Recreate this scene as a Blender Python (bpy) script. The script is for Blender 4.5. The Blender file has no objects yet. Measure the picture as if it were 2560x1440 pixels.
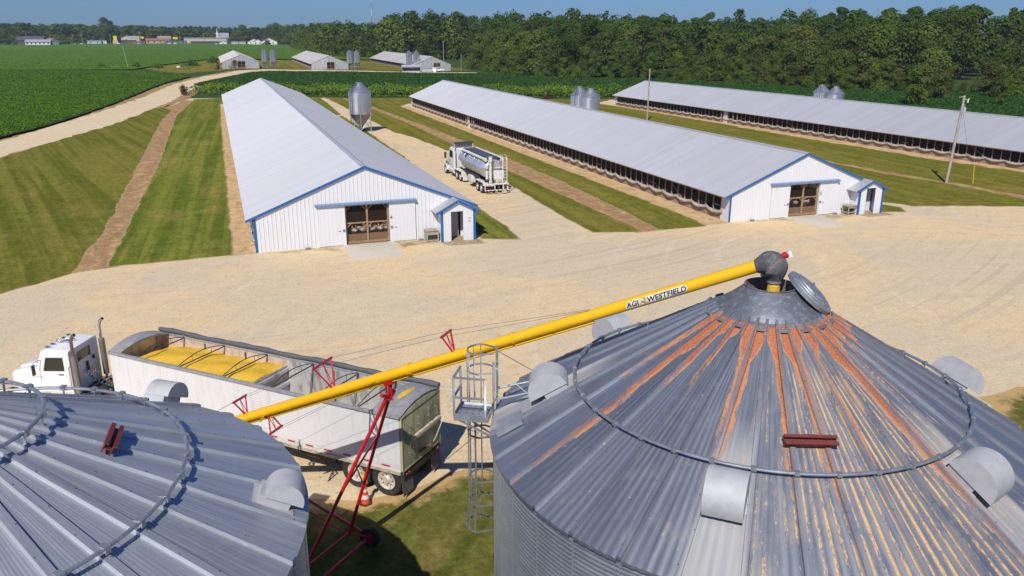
import bpy, bmesh, math, random
import numpy as np
from mathutils import Vector, Matrix
from mathutils.geometry import delaunay_2d_cdt
random.seed(7); rng=np.random.default_rng(7)
scene=bpy.context.scene; COL=scene.collection
R=math.radians; PI=math.pi
def V(*a): return Vector(a)
# ---------------------------------------------------------------- tagging
def tag(o,label=None,cat=None,group=None,kind=None):
    if label: o['label']=label
    if cat: o['category']=cat
    if group: o['group']=group
    if kind: o['kind']=kind
    return o
def thing(name,loc,rz,label,cat,group=None):
    o=bpy.data.objects.new(name,None); COL.objects.link(o); o.empty_display_size=.3
    o.location=loc; o.rotation_euler=(0,0,rz); return tag(o,label,cat,group)
def kids(o): return [c for c in bpy.data.objects if c.parent is o]
def copy_tree(o,loc=None,rz=None,scale=None,label=None,group=None):
    ch=kids(o); sub=[(c,kids(c)) for c in ch]
    r=o.copy(); COL.objects.link(r)
    if loc is not None: r.location=loc
    if rz is not None: r.rotation_euler=(0,0,rz)
    if scale is not None: r.scale=scale
    if label: r['label']=label
    if group: r['group']=group
    for c,gs in sub:
        n=c.copy(); COL.objects.link(n); n.parent=r
        for g in gs:
            m=g.copy(); COL.objects.link(m); m.parent=n
    return r
# ---------------------------------------------------------------- materials
def newmat(name):
    m=bpy.data.materials.new(name); m.use_nodes=True; nt=m.node_tree; nt.nodes.clear()
    out=nt.nodes.new('ShaderNodeOutputMaterial'); b=nt.nodes.new('ShaderNodeBsdfPrincipled')
    nt.links.new(b.outputs[0],out.inputs[0]); return m,nt,b
class NT:
    """small node-writing helper"""
    def __init__(s,nt): s.nt=nt
    def n(s,t,**k):
        x=s.nt.nodes.new(t)
        for a,v in k.items(): setattr(x,a,v)
        return x
    def put(s,inp,v):
        if hasattr(v,'node'): s.nt.links.new(v,inp)
        elif isinstance(v,(tuple,list)) and len(v)==3 and inp.type=='RGBA': inp.default_value=(*v,1)
        else: inp.default_value=v
    def m(s,op,a,b=0.,c=0.,clamp=False):
        x=s.n('ShaderNodeMath',operation=op); x.use_clamp=clamp
        s.put(x.inputs[0],a); s.put(x.inputs[1],b); s.put(x.inputs[2],c); return x.outputs[0]
    def mix(s,f,a,b,blend='MIX'):
        x=s.n('ShaderNodeMix',data_type='RGBA',blend_type=blend)
        s.put(x.inputs[0],f); s.put(x.inputs[6],a); s.put(x.inputs[7],b); return x.outputs[2]
    def coord(s,kind='Object',scale=(1,1,1),rot=(0,0,0)):
        if kind=='World': o=s.n('ShaderNodeNewGeometry').outputs['Position']
        else: o=s.n('ShaderNodeTexCoord').outputs[kind]
        x=s.n('ShaderNodeMapping'); s.put(x.inputs[0],o); x.inputs[3].default_value=scale; x.inputs[2].default_value=rot
        return x.outputs[0]
    def noise(s,vec,scale,detail=3,rough=.55,dist=0.):
        x=s.n('ShaderNodeTexNoise'); s.put(x.inputs['Vector'],vec); x.inputs['Scale'].default_value=scale
        x.inputs['Detail'].default_value=detail; x.inputs['Roughness'].default_value=rough; x.inputs['Distortion'].default_value=dist
        return x.outputs[0]
    def ramp(s,f,lo,hi,a=0.,b=1.):
        x=s.n('ShaderNodeMapRange'); x.clamp=True; x.interpolation_type='SMOOTHSTEP'
        s.put(x.inputs[0],f)
        for i,v in zip((1,2,3,4),(lo,hi,a,b)): s.put(x.inputs[i],v)
        return x.outputs[0]
    def attr(s,name): 
        x=s.n('ShaderNodeAttribute'); x.attribute_name=name; return x.outputs['Fac']
    def bump(s,h,strength=.3,dist=.02):
        x=s.n('ShaderNodeBump'); s.put(x.inputs['Height'],h); x.inputs['Strength'].default_value=strength; x.inputs['Distance'].default_value=dist
        return x.outputs[0]
    def xyz(s,vec):
        x=s.n('ShaderNodeSeparateXYZ'); s.put(x.inputs[0],vec); return x.outputs
    def vec(s,a,b,c):
        x=s.n('ShaderNodeCombineXYZ'); s.put(x.inputs[0],a); s.put(x.inputs[1],b); s.put(x.inputs[2],c); return x.outputs[0]
_mc={}
def M(name,col,rough=.6,metal=0.,var=.12,vscale=3.,stretch=(1,1,1),col2=None,lo=.45,hi=.65,bump=0.,bscale=20.,spec=.5,coat=0.):
    """paint / metal / wood with a little procedural wear; col2 = patches of dirt or wear"""
    if name in _mc: return _mc[name]
    m,nt,b=newmat(name); N=NT(nt)
    co=N.coord('Object',stretch); nz=N.noise(co,vscale,4)
    k=N.m('MULTIPLY_ADD',nz,2*var,1-var)
    c=N.mix(1.,col,N.vec(k,k,k),'MULTIPLY')
    if col2: c=N.mix(N.ramp(N.noise(co,vscale*2.3,5,.65),lo,hi),c,col2)
    N.put(b.inputs['Base Color'],c); b.inputs['Metallic'].default_value=metal
    N.put(b.inputs['Roughness'],N.m('MULTIPLY_ADD',nz,.25,rough-.12,True)); b.inputs['Specular IOR Level'].default_value=spec
    if coat: b.inputs['Coat Weight'].default_value=coat; b.inputs['Coat Roughness'].default_value=.08
    if bump: N.put(b.inputs['Normal'],N.bump(N.noise(N.coord('Object'),bscale,3),bump,.02))
    _mc[name]=m; return m
def leafmat(name,c1,c2,c3=None,hue=.0,objvar=.3,scale=.35):
    """foliage: clump colour by noise, a shift per tree, thin leaves let a little light through"""
    if name in _mc: return _mc[name]
    m,nt,b=newmat(name); N=NT(nt)
    nz=N.noise(N.coord('World'),scale,4,.7)
    c=N.mix(N.ramp(nz,.35,.65),c1,c2)
    fine=N.noise(N.coord('World'),2.7,2)
    if c3: c=N.mix(N.ramp(fine,.58,.72),c,c3)
    oi=N.n('ShaderNodeObjectInfo').outputs['Random']
    k=N.m('MULTIPLY_ADD',oi,2*objvar,1-objvar)
    k2=N.m('MULTIPLY',k,N.m('MULTIPLY_ADD',fine,.5,.75))
    c=N.mix(1.,c,N.vec(N.m('MULTIPLY',k2,N.m('MULTIPLY_ADD',oi,hue,1.)),k2,k2),'MULTIPLY')
    N.put(b.inputs['Base Color'],c); b.inputs['Roughness'].default_value=.7; b.inputs['Specular IOR Level'].default_value=.08
    tr=N.n('ShaderNodeBsdfTranslucent'); N.put(tr.inputs[0],c)
    ms=N.n('ShaderNodeMixShader'); ms.inputs[0].default_value=.18
    nt.links.new(b.outputs[0],ms.inputs[1]); nt.links.new(tr.outputs[0],ms.inputs[2])
    out=[x for x in nt.nodes if x.type=='OUTPUT_MATERIAL'][0]; nt.links.new(ms.outputs[0],out.inputs[0])
    _mc[name]=m; return m
# ---------------------------------------------------------------- mesh builder
def frame(d):
    d=d.normalized(); a=V(0,0,1) if abs(d.z)<.95 else V(0,1,0)
    u=d.cross(a).normalized(); return u,u.cross(d)
class MB:
    def __init__(s): s.v=[]; s.f=[]; s.mi=[]; s.sm=[]
    def add(s,vs,fs,m=0,smooth=False):
        o=len(s.v); s.v+= [tuple(p) for p in vs]
        for f in fs: s.f.append(tuple(i+o for i in f)); s.mi.append(m); s.sm.append(smooth)
        return s
    def poly(s,pts,m=0): return s.add(pts,[tuple(range(len(pts)))],m)
    def box(s,x0,x1,y0,y1,z0,z1,m=0):
        vs=[(x,y,z) for z in (z0,z1) for y in (y0,y1) for x in (x0,x1)]
        return s.add(vs,[(0,2,3,1),(4,5,7,6),(0,1,5,4),(2,6,7,3),(0,4,6,2),(1,3,7,5)],m)
    def obox(s,c,a,b,n,m=0):
        """box from centre and three half-vectors"""
        c,a,b,n=V(*c),V(*a),V(*b),V(*n)
        vs=[c+a*i+b*j+n*k for k in (-1,1) for j in (-1,1) for i in (-1,1)]
        return s.add(vs,[(0,2,3,1),(4,5,7,6),(0,1,5,4),(2,6,7,3),(0,4,6,2),(1,3,7,5)],m)
    def bar(s,p,q,w,h,m=0):
        p,q=V(*p),V(*q); u,v=frame(q-p); return s.obox((p+q)/2,(q-p)/2,u*w/2,v*h/2,m)
    def tube(s,pts,r,n=8,m=0,cap=True,closed=False,smooth=True):
        pts=[V(*p) for p in pts]; k=len(pts); rr=r if isinstance(r,(list,tuple)) else [r]*k
        vs=[]; u=None
        for i,p in enumerate(pts):
            a=pts[(i-1)%k] if (closed or i>0) else p; b=pts[(i+1)%k] if (closed or i<k-1) else p
            d=(b-a).normalized()
            if u is None: u,_=frame(d)
            u=(u-d*u.dot(d)); u=u.normalized() if u.length>1e-6 else frame(d)[0]
            w=d.cross(u)
            for j in range(n):
                t=2*PI*j/n; vs.append(p+(u*math.cos(t)+w*math.sin(t))*rr[i])
        fs=[]
        for i in range(k if closed else k-1):
            for j in range(n):
                a=i*n+j; b=i*n+(j+1)%n; c=((i+1)%k)*n; fs.append((a,b,c+(j+1)%n,c+j))
        s.add(vs,fs,m,smooth)
        if cap and not closed:
            s.add(vs[:n],[tuple(range(n))[::-1]],m); s.add(vs[-n:],[tuple(range(n))],m)
        return s
    def lathe(s,prof,n=24,c=(0,0,0),m=0,a0=0.,a1=2*PI,smooth=True,axis=None):
        """profile (r,z) turned about z (or about `axis` at c)"""
        full=abs(a1-a0-2*PI)<1e-6; k=n if full else n+1
        if axis is None: X,Y,Z=V(1,0,0),V(0,1,0),V(0,0,1)
        else: Z=V(*axis).normalized(); X,Y=frame(Z)
        c=V(*c); vs=[]
        for r,z in prof:
            for j in range(k):
                t=a0+(a1-a0)*j/n; vs.append(c+(X*math.cos(t)+Y*math.sin(t))*r+Z*z)
        fs=[]
        for i in range(len(prof)-1):
            for j in range(n):
                j2=(j+1)%k; fs.append((i*k+j,i*k+j2,(i+1)*k+j2,(i+1)*k+j))
        return s.add(vs,fs,m,smooth)
    def prism(s,pts,ext,m=0):
        """closed polygon (3-D points) pushed along ext"""
        pts=[V(*p) for p in pts]; e=V(*ext); n=len(pts)
        vs=pts+[p+e for p in pts]
        fs=[tuple(range(n))[::-1],tuple(range(n,2*n))]+[(i,(i+1)%n,n+(i+1)%n,n+i) for i in range(n)]
        return s.add(vs,fs,m)
    def loft(s,secs,m=0,cap=True,smooth=True,closed=True):
        n=len(secs[0]); vs=[p for q in secs for p in q]; fs=[]
        for i in range(len(secs)-1):
            for j in range(n if closed else n-1):
                j2=(j+1)%n; fs.append((i*n+j,i*n+j2,(i+1)*n+j2,(i+1)*n+j))
        s.add(vs,fs,m,smooth)
        if cap: s.add(secs[0],[tuple(range(n))[::-1]],m); s.add(secs[-1],[tuple(range(n))],m)
        return s
    def build(s,name,mat,parent=None,bevel=0.,loc=None,attrs=None,label=None):
        me=bpy.data.meshes.new(name); me.from_pydata(s.v,[],s.f)
        for x in (mat if isinstance(mat,(list,tuple)) else [mat]): me.materials.append(x)
        me.polygons.foreach_set('material_index',s.mi); me.polygons.foreach_set('use_smooth',s.sm)
        if attrs:
            for k,a in attrs.items():
                at=me.attributes.new(k,'FLOAT','POINT'); at.data.foreach_set('value',np.asarray(a,dtype=np.float32))
        bm=bmesh.new(); bm.from_mesh(me)
        if bevel: 
            bmesh.ops.remove_doubles(bm,verts=bm.verts,dist=1e-4)
            es=[e for e in bm.edges if e.is_manifold and e.calc_face_angle(0)>.6]
            bmesh.ops.bevel(bm,geom=es,offset=bevel,segments=2,affect='EDGES',profile=.6,clamp_overlap=True)
        bmesh.ops.recalc_face_normals(bm,faces=bm.faces); bm.to_mesh(me); bm.free()
        if any(s.sm) or bevel:
            try: me.set_sharp_from_angle(angle=R(40))
            except Exception: pass
        me.update(); o=bpy.data.objects.new(name,me); COL.objects.link(o)
        if parent: o.parent=parent
        if loc is not None: o.location=loc
        if label: o['label']=label
        return o
def rr(w,h,r,n=4,cx=0,cz=0):
    """rounded rectangle loop in x-z"""
    out=[]
    for sx,sz,a in ((1,1,0),(-1,1,90),(-1,-1,180),(1,-1,270)):
        for i in range(n+1):
            t=R(a+90*i/n); out.append((cx+sx*(w/2-r)+r*math.cos(t),cz+sz*(h/2-r)+r*math.sin(t)))
    return out
def zg(x,y): return max(0.,math.hypot(x,y)-250)*.0045     # the land rises gently towards the town
# ---------------------------------------------------------------- sheets of ground
def dist_seg(P,poly):
    P=np.asarray(P); best=np.full(len(P),1e9); n=len(poly)
    for i in range(n):
        a=np.array(poly[i]); b=np.array(poly[(i+1)%n]); d=b-a; L=(d@d)+1e-12
        t=np.clip(((P-a)@d)/L,0,1); q=a+t[:,None]*d; best=np.minimum(best,np.hypot(*(P-q).T))
    return best
def inside(P,poly):
    P=np.asarray(P); c=np.zeros(len(P),bool); n=len(poly)
    for i in range(n):
        x1,y1=poly[i]; x2,y2=poly[(i+1)%n]
        if y1==y2: continue
        k=((P[:,1]<y1)!=(P[:,1]<y2))&(P[:,0]<(x2-x1)*(P[:,1]-y1)/(y2-y1)+x1); c^=k
    return c
def rough_poly(poly,step=1.2,amp=.25):
    out=[]; n=len(poly)
    for i in range(n):
        a=np.array(poly[i],float); b=np.array(poly[(i+1)%n],float); L=np.hypot(*(b-a)); k=max(1,int(L/step))
        k=min(k,400); nr=np.array([-(b-a)[1],(b-a)[0]])/max(L,1e-6)
        for j in range(k):
            t=j/k; q=a+(b-a)*t
            if j: q=q+nr*(rng.normal()*amp*min(1,L/4))
            out.append((float(q[0]),float(q[1])))
    return out
def sheet(name,poly,z,mat,res=4.,amp=.25,step=1.2,kind='structure',inset=(.35,1.1),parent=None,label=None):
    poly=rough_poly(poly,step,amp) if amp else [tuple(p) for p in poly]
    P=np.array(poly); x0,y0=P.min(0); x1,y1=P.max(0)
    gx,gy=np.meshgrid(np.arange(x0,x1,res),np.arange(y0,y1,res)); G=np.c_[gx.ravel(),gy.ravel()]
    G=G+rng.uniform(-.2,.2,G.shape)*res
    if len(G):
        k=inside(G,poly); G=G[k]
        if len(G): G=G[dist_seg(G,poly)>(inset[-1]*1.2 if inset else res*.4)]
    extra=[]
    for d in inset or ():
        n=len(P); T=np.roll(P,-1,0)-np.roll(P,1,0); T/=np.maximum(np.hypot(*T.T),1e-6)[:,None]
        Nn=np.c_[-T[:,1],T[:,0]]
        for sgn in (1,-1):
            q=P+Nn*d*sgn; k=inside(q,poly); q=q[k]
            if len(q): q=q[dist_seg(q,poly)>d*.6]; extra.append(q)
    A=np.vstack([P]+extra+([G] if len(G) else []))
    n=len(P)
    vs,es,fs,*_=delaunay_2d_cdt([Vector(map(float,a)) for a in A],[(i,(i+1)%n) for i in range(n)],[],1,1e-4)
    vv=np.array([(v.x,v.y) for v in vs]); ed=dist_seg(vv,poly)
    mb=MB(); mb.add([(x,y,z+zg(x,y)) for x,y in vv],[tuple(f) for f in fs])
    o=mb.build(name,mat,parent,attrs={'edge':ed})
    for p_ in o.data.polygons: p_.use_smooth=True
    if kind: o['kind']=kind
    if label: o['label']=label
    return o
# ---------------------------------------------------------------- leaf clouds
def quad_cloud(name,P,Nrm,size,mat,parent=None,extra=None):
    """many small leaf faces: centres P, normals Nrm, sizes"""
    P=np.asarray(P,float); n=len(P); Nrm=Nrm/np.maximum(np.linalg.norm(Nrm,axis=1),1e-6)[:,None]
    a=rng.normal(size=(n,3)); u=np.cross(Nrm,a); u/=np.maximum(np.linalg.norm(u,axis=1),1e-6)[:,None]; w=np.cross(Nrm,u)
    s=np.asarray(size,float).reshape(-1,1)*np.ones((n,1)); asp=rng.uniform(.45,.8,(n,1))
    bend=Nrm*s*rng.uniform(-.25,.05,(n,1))
    q=np.stack([P-u*s,P+w*s*asp+bend*.2,P+u*s+bend,P-w*s*asp+bend*.2],1).reshape(-1,3)
    me=bpy.data.meshes.new(name)
    ev,ef=(extra if extra else (np.zeros((0,3)),[]))
    nv=len(q)+len(ev)
    me.vertices.add(nv); me.vertices.foreach_set('co',np.vstack([q,ev]).ravel() if len(ev) else q.ravel())
    nf=n+len(ef); fl=np.arange(4*n,dtype=np.int32)
    lt=np.full(n,4,np.int32)
    if ef:
        fl=np.r_[fl,np.array([i+4*n for f in ef for i in f],np.int32)]; lt=np.r_[lt,np.array([len(f) for f in ef],np.int32)]
    me.loops.add(len(fl)); me.loops.foreach_set('vertex_index',fl)
    me.polygons.add(nf); me.polygons.foreach_set('loop_start',np.r_[0,np.cumsum(lt)[:-1]].astype(np.int32)); me.polygons.foreach_set('loop_total',lt)
    me.materials.append(mat); me.update(calc_edges=True); me.validate()
    o=bpy.data.objects.new(name,me); COL.objects.link(o)
    if parent: o.parent=parent
    return o
SKY=(1.0,0.3,3.0,.10); SKYTINT=(.26,.44,.82,1); EXPO=0.0; HAZE=.00013
# ================================================================ sky, sun, camera
w=bpy.data.worlds.new('World'); scene.world=w; w.use_nodes=True; nt=w.node_tree
bg=nt.nodes['Background']; sky=nt.nodes.new('ShaderNodeTexSky'); sky.sky_type='NISHITA'
sky.sun_disc=False; EL=46.5; sd=V(-.555*math.cos(R(EL)),-.832*math.cos(R(EL)),math.sin(R(EL)))
sky.sun_elevation=R(EL); sky.sun_rotation=math.atan2(sd.x,sd.y); sky.altitude=0; sky.air_density=SKY[0]; sky.dust_density=SKY[1]; sky.ozone_density=SKY[2]
tm=nt.nodes.new('ShaderNodeMix'); tm.data_type='RGBA'; tm.blend_type='MULTIPLY'; tm.inputs[0].default_value=1; tm.inputs[7].default_value=SKYTINT
nt.links.new(sky.outputs[0],tm.inputs[6]); nt.links.new(tm.outputs[2],bg.inputs[0]); bg.inputs[1].default_value=SKY[3]
L=bpy.data.lights.new('sun','SUN'); L.energy=4.6; L.angle=R(.5); L.color=(1,.95,.88)
so=bpy.data.objects.new('sun',L); COL.objects.link(so); so.rotation_euler=(-sd).to_track_quat('-Z','Y').to_euler(); so.location=(0,0,80)
cam=bpy.data.cameras.new('camera'); co=bpy.data.objects.new('camera',cam); COL.objects.link(co)
cam.sensor_width=36; cam.lens=2030/2560*36; cam.clip_end=9000; cam.clip_start=.1
co.location=(0,0,15.4); co.rotation_euler=(R(90-17.3187),0,R(-19.548)); scene.camera=co
scene.view_settings.view_transform='Standard'; scene.view_settings.look='None'; scene.view_settings.exposure=EXPO; scene.view_settings.gamma=1
scene.view_settings.use_curve_mapping=False
# ================================================================ ground materials
def ground_mat(name,base,kind):
    m,nt,b=newmat(name); N=NT(nt); W=N.coord('World')
    return m,nt,b,N,W
def gravel(name,c1,c2,c3,dirt=True):
    m,nt,b=newmat(name); N=NT(nt); W=N.coord('World')
    big=N.noise(W,.06,6,.68,.8); c=N.mix(N.ramp(big,.38,.60),c1,c2)
    # faint arcs where tyres have swept the loose stone
    d=N.n('ShaderNodeVectorMath',operation='DISTANCE'); N.put(d.inputs[0],W); d.inputs[1].default_value=(38,8,0)
    arc=N.noise(N.vec(d.outputs['Value'],N.m('MULTIPLY',big,3.),0.),.9,4,.6)
    c=N.mix(N.m('MULTIPLY',N.ramp(arc,.45,.7),.35),c,c3)
    d2=N.n('ShaderNodeVectorMath',operation='DISTANCE'); N.put(d2.inputs[0],W); d2.inputs[1].default_value=(5,120,0)
    arc2=N.noise(N.vec(d2.outputs['Value'],N.m('MULTIPLY',big,1.2),3.),1.9,3,.6)
    gate=N.ramp(N.noise(W,.045,3,.5),.42,.6)
    c=N.mix(N.m('MULTIPLY',N.m('MULTIPLY',N.ramp(arc2,.52,.66),gate),.5),c,(.43,.36,.26))
    d3=N.n('ShaderNodeVectorMath',operation='DISTANCE'); N.put(d3.inputs[0],W); d3.inputs[1].default_value=(60,25,0)
    tr=N.m('ABSOLUTE',N.m('SUBTRACT',N.m('FRACT',N.m('MULTIPLY_ADD',d3.outputs['Value'],.27,N.m('MULTIPLY',N.noise(W,.05,2),1.6))),.5))
    c=N.mix(N.m('MULTIPLY',N.m('MULTIPLY',N.ramp(tr,.03,.085,1.,0.),N.ramp(N.noise(W,.09,4,.6),.48,.62)),.22),c,(.80,.68,.50))
    mid=N.noise(W,.8,6,.78); c=N.mix(N.m('MULTIPLY',N.ramp(mid,.47,.66),.6),c,(.53,.43,.28))
    fine=N.noise(W,7.,5,.85); k=N.m('MULTIPLY_ADD',fine,1.15,.43)
    st=N.n('ShaderNodeTexVoronoi'); N.put(st.inputs['Vector'],W); st.inputs['Scale'].default_value=5.
    spk=N.m('MULTIPLY',N.ramp(N.xyz(st.outputs['Color'])[0],.88,.97),N.ramp(st.outputs['Distance'],.25,.4,1.,0.)); c=N.mix(N.m('MULTIPLY',spk,.5),c,(.22,.19,.15))
    c=N.mix(1.,c,N.vec(k,k,k),'MULTIPLY')
    N.put(b.inputs['Base Color'],c); b.inputs['Roughness'].default_value=.95; b.inputs['Specular IOR Level'].default_value=.15
    N.put(b.inputs['Normal'],N.bump(N.noise(W,12.,4,.8),.25,.03)); return m
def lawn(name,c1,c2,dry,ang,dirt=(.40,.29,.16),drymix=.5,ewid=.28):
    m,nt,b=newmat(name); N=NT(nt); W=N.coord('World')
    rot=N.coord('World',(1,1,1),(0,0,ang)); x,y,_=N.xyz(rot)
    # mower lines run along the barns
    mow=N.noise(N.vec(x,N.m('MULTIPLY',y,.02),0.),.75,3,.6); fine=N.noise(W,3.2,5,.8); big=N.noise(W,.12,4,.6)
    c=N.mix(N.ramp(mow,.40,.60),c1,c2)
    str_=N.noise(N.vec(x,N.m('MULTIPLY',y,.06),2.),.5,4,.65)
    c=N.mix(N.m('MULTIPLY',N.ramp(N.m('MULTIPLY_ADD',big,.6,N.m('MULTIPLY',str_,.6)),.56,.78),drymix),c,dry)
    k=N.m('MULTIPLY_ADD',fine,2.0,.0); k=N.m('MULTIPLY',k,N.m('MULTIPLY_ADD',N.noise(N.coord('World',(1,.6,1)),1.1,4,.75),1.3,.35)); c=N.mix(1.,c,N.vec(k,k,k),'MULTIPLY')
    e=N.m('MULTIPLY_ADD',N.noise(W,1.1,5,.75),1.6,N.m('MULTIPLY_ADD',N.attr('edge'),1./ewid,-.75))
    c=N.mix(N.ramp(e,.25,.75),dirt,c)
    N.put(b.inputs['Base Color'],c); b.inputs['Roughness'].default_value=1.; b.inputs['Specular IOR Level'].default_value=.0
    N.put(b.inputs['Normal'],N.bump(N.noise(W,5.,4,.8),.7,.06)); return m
def soil(name,c1,c2,c3,edge=None):
    m,nt,b=newmat(name); N=NT(nt); W=N.coord('World')
    c=N.mix(N.ramp(N.noise(W,.5,5,.7),.35,.65),c1,c2)
    c=N.mix(N.ramp(N.noise(N.coord('World',(1,.45,1)),.9,6,.8),.47,.66),c,c3)
    k=N.m('MULTIPLY',N.m('MULTIPLY_ADD',N.noise(W,6.,4,.8),1.2,.4),N.m('MULTIPLY_ADD',N.noise(W,1.3,4,.75),1.2,.4)); c=N.mix(1.,c,N.vec(k,k,k),'MULTIPLY')
    if edge:
        e=N.m('MULTIPLY_ADD',N.noise(W,1.6,4,.7),1.2,N.m('MULTIPLY_ADD',N.attr('edge'),1.,-.6)); c=N.mix(N.ramp(e,.1,.5),edge,c)
    N.put(b.inputs['Base Color'],c); b.inputs['Roughness'].default_value=.95; b.inputs['Specular IOR Level'].default_value=.1
    N.put(b.inputs['Normal'],N.bump(N.noise(W,6.,4,.8),.6,.06)); return m
LAND=soil('land_cover',(.035,.065,.016),(.05,.085,.022),(.07,.08,.03))
GRAVEL=gravel('tan_gravel',(.71,.53,.30),(.60,.495,.34),(.74,.59,.37))
ROADM=gravel('dirt_road',(.70,.54,.32),(.70,.575,.38),(.58,.43,.24))
LAWN1=lawn('mown_grass_dark',(.112,.122,.020),(.178,.172,.032),(.26,.20,.058),R(-14),drymix=.4)
LAWN2=lawn('mown_grass_striped',(.105,.138,.020),(.185,.20,.034),(.29,.22,.068),R(2),drymix=.6)
LAWN3=lawn('mown_grass_olive',(.125,.134,.021),(.185,.174,.032),(.28,.20,.06),R(2),drymix=.6)
LAWN4=lawn('patchy_dry_grass',(.085,.10,.02),(.13,.125,.03),(.27,.19,.07),R(40),dirt=(.50,.34,.15),drymix=.85,ewid=1.5)  # yellow-olive grass with strong dry patches and a wide dirt edge
DITCH=soil('bare_soil',(.32,.19,.09),(.38,.24,.12),(.54,.36,.165))
SAND=soil('sandy_strip',(.56,.38,.19),(.60,.43,.24),(.42,.27,.12))
SANDV=soil('weedy_verge',(.40,.28,.13),(.33,.22,.10),(.20,.15,.06))
SOYM=soil('bean_canopy',(.018,.042,.007),(.028,.06,.01),(.035,.065,.012))
SOYM2=soil('bean_canopy_far',(.075,.155,.012),(.09,.175,.016),(.06,.13,.011))
# ================================================================ ground sheets
nx=60; ring=[0]+[12*1.13**i for i in range(54)]
mb=MB(); vs=[(0,0,-.02)]; fs=[]
for i,r in enumerate(ring[1:]):
    for j in range(nx):
        t=2*PI*j/nx; vs.append((r*math.cos(t),r*math.sin(t),-.02+zg(r*math.cos(t),r*math.sin(t)) if r<3000 else -.02+zg(3000,0)))
for j in range(nx): fs.append((0,1+j,1+(j+1)%nx))
for i in range(len(ring)-2):
    for j in range(nx): a=1+i*nx; fs.append((a+j,a+nx+j,a+nx+(j+1)%nx,a+(j+1)%nx))
mb.add(vs,fs); o=mb.build('ground',LAND); o['kind']='structure'
yard=[(-60,40),(-40,90),(-24,136),(-16,168),(-10.5,200),(-7.5,226),(6,224),(24,217),(44,206),(80,190),(94,186),(100,150),(100,60),(110,20),(70,-20),(-20,-20),(-60,20)]
sheet('gravel_yard',yard,.004,GRAVEL,5.,.15,2.)
road=[(-45,90),(-28.5,121.6),(-23.3,141.6),(-17.3,168),(-12.3,203.8),(-9.8,224.4),(-7.2,248.6),(-4,284.8),(3.3,329.3),(13.4,366),(22,372),(60,352),(75,338),(100,325),(103,333),(76,349),(60,366),(22,392),(10.6,384),(2.5,354),(-4.5,334),(-13,287.9),(-18,232),(-22.3,200),(-28.5,160),(-32,140),(-52,98)]
sheet('dirt_verge',[(-60,90),(-34,136),(-30,158),(-24.5,200),(-20.5,240),(-15.5,290),(-7,332),(0,356),(8,385),(24,393),(24,360),(14,360),(5,326),(-2.5,284.8),(-5,250),(-6.5,226),(-8.5,214),(-11,203.8),(-16,168),(-22,140),(-27,121),(-44,88)],.006,SANDV,5.,.3,2.)
sheet('dirt_road',road,.012,ROADM,5.,.3,2.)
sheet('lawn',[(-48,46),(-13.9,55.9),(-10.4,59.5),(-9.7,72.2),(-9.9,107.8),(-10.1,169.5),(-9.2,190),(-11.2,199),(-13.6,197),(-18.2,165),(-24.2,139),(-28.4,119),(-44,86),(-60,60)],.008,LAWN1,4.,.08)
sheet('lawn',[(-8.4,60.5),(.0,60.9),(.1,75.2),(.2,111.1),(.4,165.7),(.7,214),(.8,224),(23.4,219),(24.2,205),(22.5,190),(20.5,202),(-.5,202),(-.5,224),(-5.4,222.9),(-8.0,177),(-7.7,113.9),(-8.3,68.8)][:0] or
      [(-8.4,60.5),(.0,60.9),(.1,75.2),(.2,111.1),(.4,165.7),(.7,204),(20.5,204),(20.2,168),(23.3,168),(24.5,196),(25.,219),(5.7,226),(-5.4,222.9),(-8.0,177),(-7.7,113.9),(-8.3,68.8)],.008,LAWN2,4.,.08)
sheet('lawn',[(18.6,59.6),(21.5,58.3),(21.8,61.8),(22,70.3),(22,82.4),(22.7,111.3),(23.3,139),(23.2,166),(19,166),(19,80)],.008,LAWN2,4.,.1)
sheet('lawn',[(32.0,57.4),(27.8,58.6),(27.9,65.4),(28.7,79.7),(29.4,95),(29.4,112),(28.6,126),(27.0,135),(26.9,156),(26.5,196),(26,219),(30,215),(31,196),(31.7,180),(32.3,162.7),(32.6,132.9),(32.1,107.6),(31.9,88.1),(32,67.4)],.008,LAWN3,4.,.08)
sheet('lawn',[(33.2,57.6),(37.9,57.5),(38.3,60),(38.4,80.1),(38.4,105.4),(38.8,137.2),(38.8,184),(42,191),(56,189),(58,196),(45,209.3),(30.5,213.5),(32.6,184.5),(34,146),(34.7,115.9),(34.9,98.7),(34.8,82.7),(34.1,65.8)],.008,LAWN3,4.,.08)
sheet('lawn',[(60.6,58.2),(74,53.5),(95,44),(89.5,62),(86.8,81),(86,105),(85.6,143.5),(84.8,173),(84,178),(94,188),(80,192.6),(60,205),(57.5,188),(57,120),(57,68)],.008,LAWN3,4.)
sheet('lawn',[(55.6,57.2),(58.2,56.4),(59.4,58.3),(58.6,60.3),(56.2,61)],.008,LAWN3,1.5,.1,.6)
sheet('drainage_ditch',[(0,0),(0,0),(0,0),(-10.9,59.4),(-11.0,69.4),(-10.7,86.6),(-10.6,114.6),(-10.9,154.7),(-10.8,180),(-13.0,196),(-9.8,204),(-7.4,219.7),(-5.0,217.6),(-6.2,201.9),(-7.2,177),(-7.1,147.5),(-6.9,113.9),(-7,83.8),(-7.4,68.8),(-7.6,60.4),(-11.3,59.6),(-11,69.4),(-10.8,86.6)][3:-3],.0055,DITCH,3.,.12)
sheet('drainage_ditch',[(31.1,57.3),(31.3,67.4),(31.2,88.1),(31.4,107.6),(31.9,132.9),(31.5,162.7),(30.9,182),(30,212),(31.4,211),(33.2,184.5),(34.8,146),(35.5,115.9),(35.7,98.7),(35.6,82.7),(34.9,65.8),(34,57.5)],.0055,DITCH,3.,.12)
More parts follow.
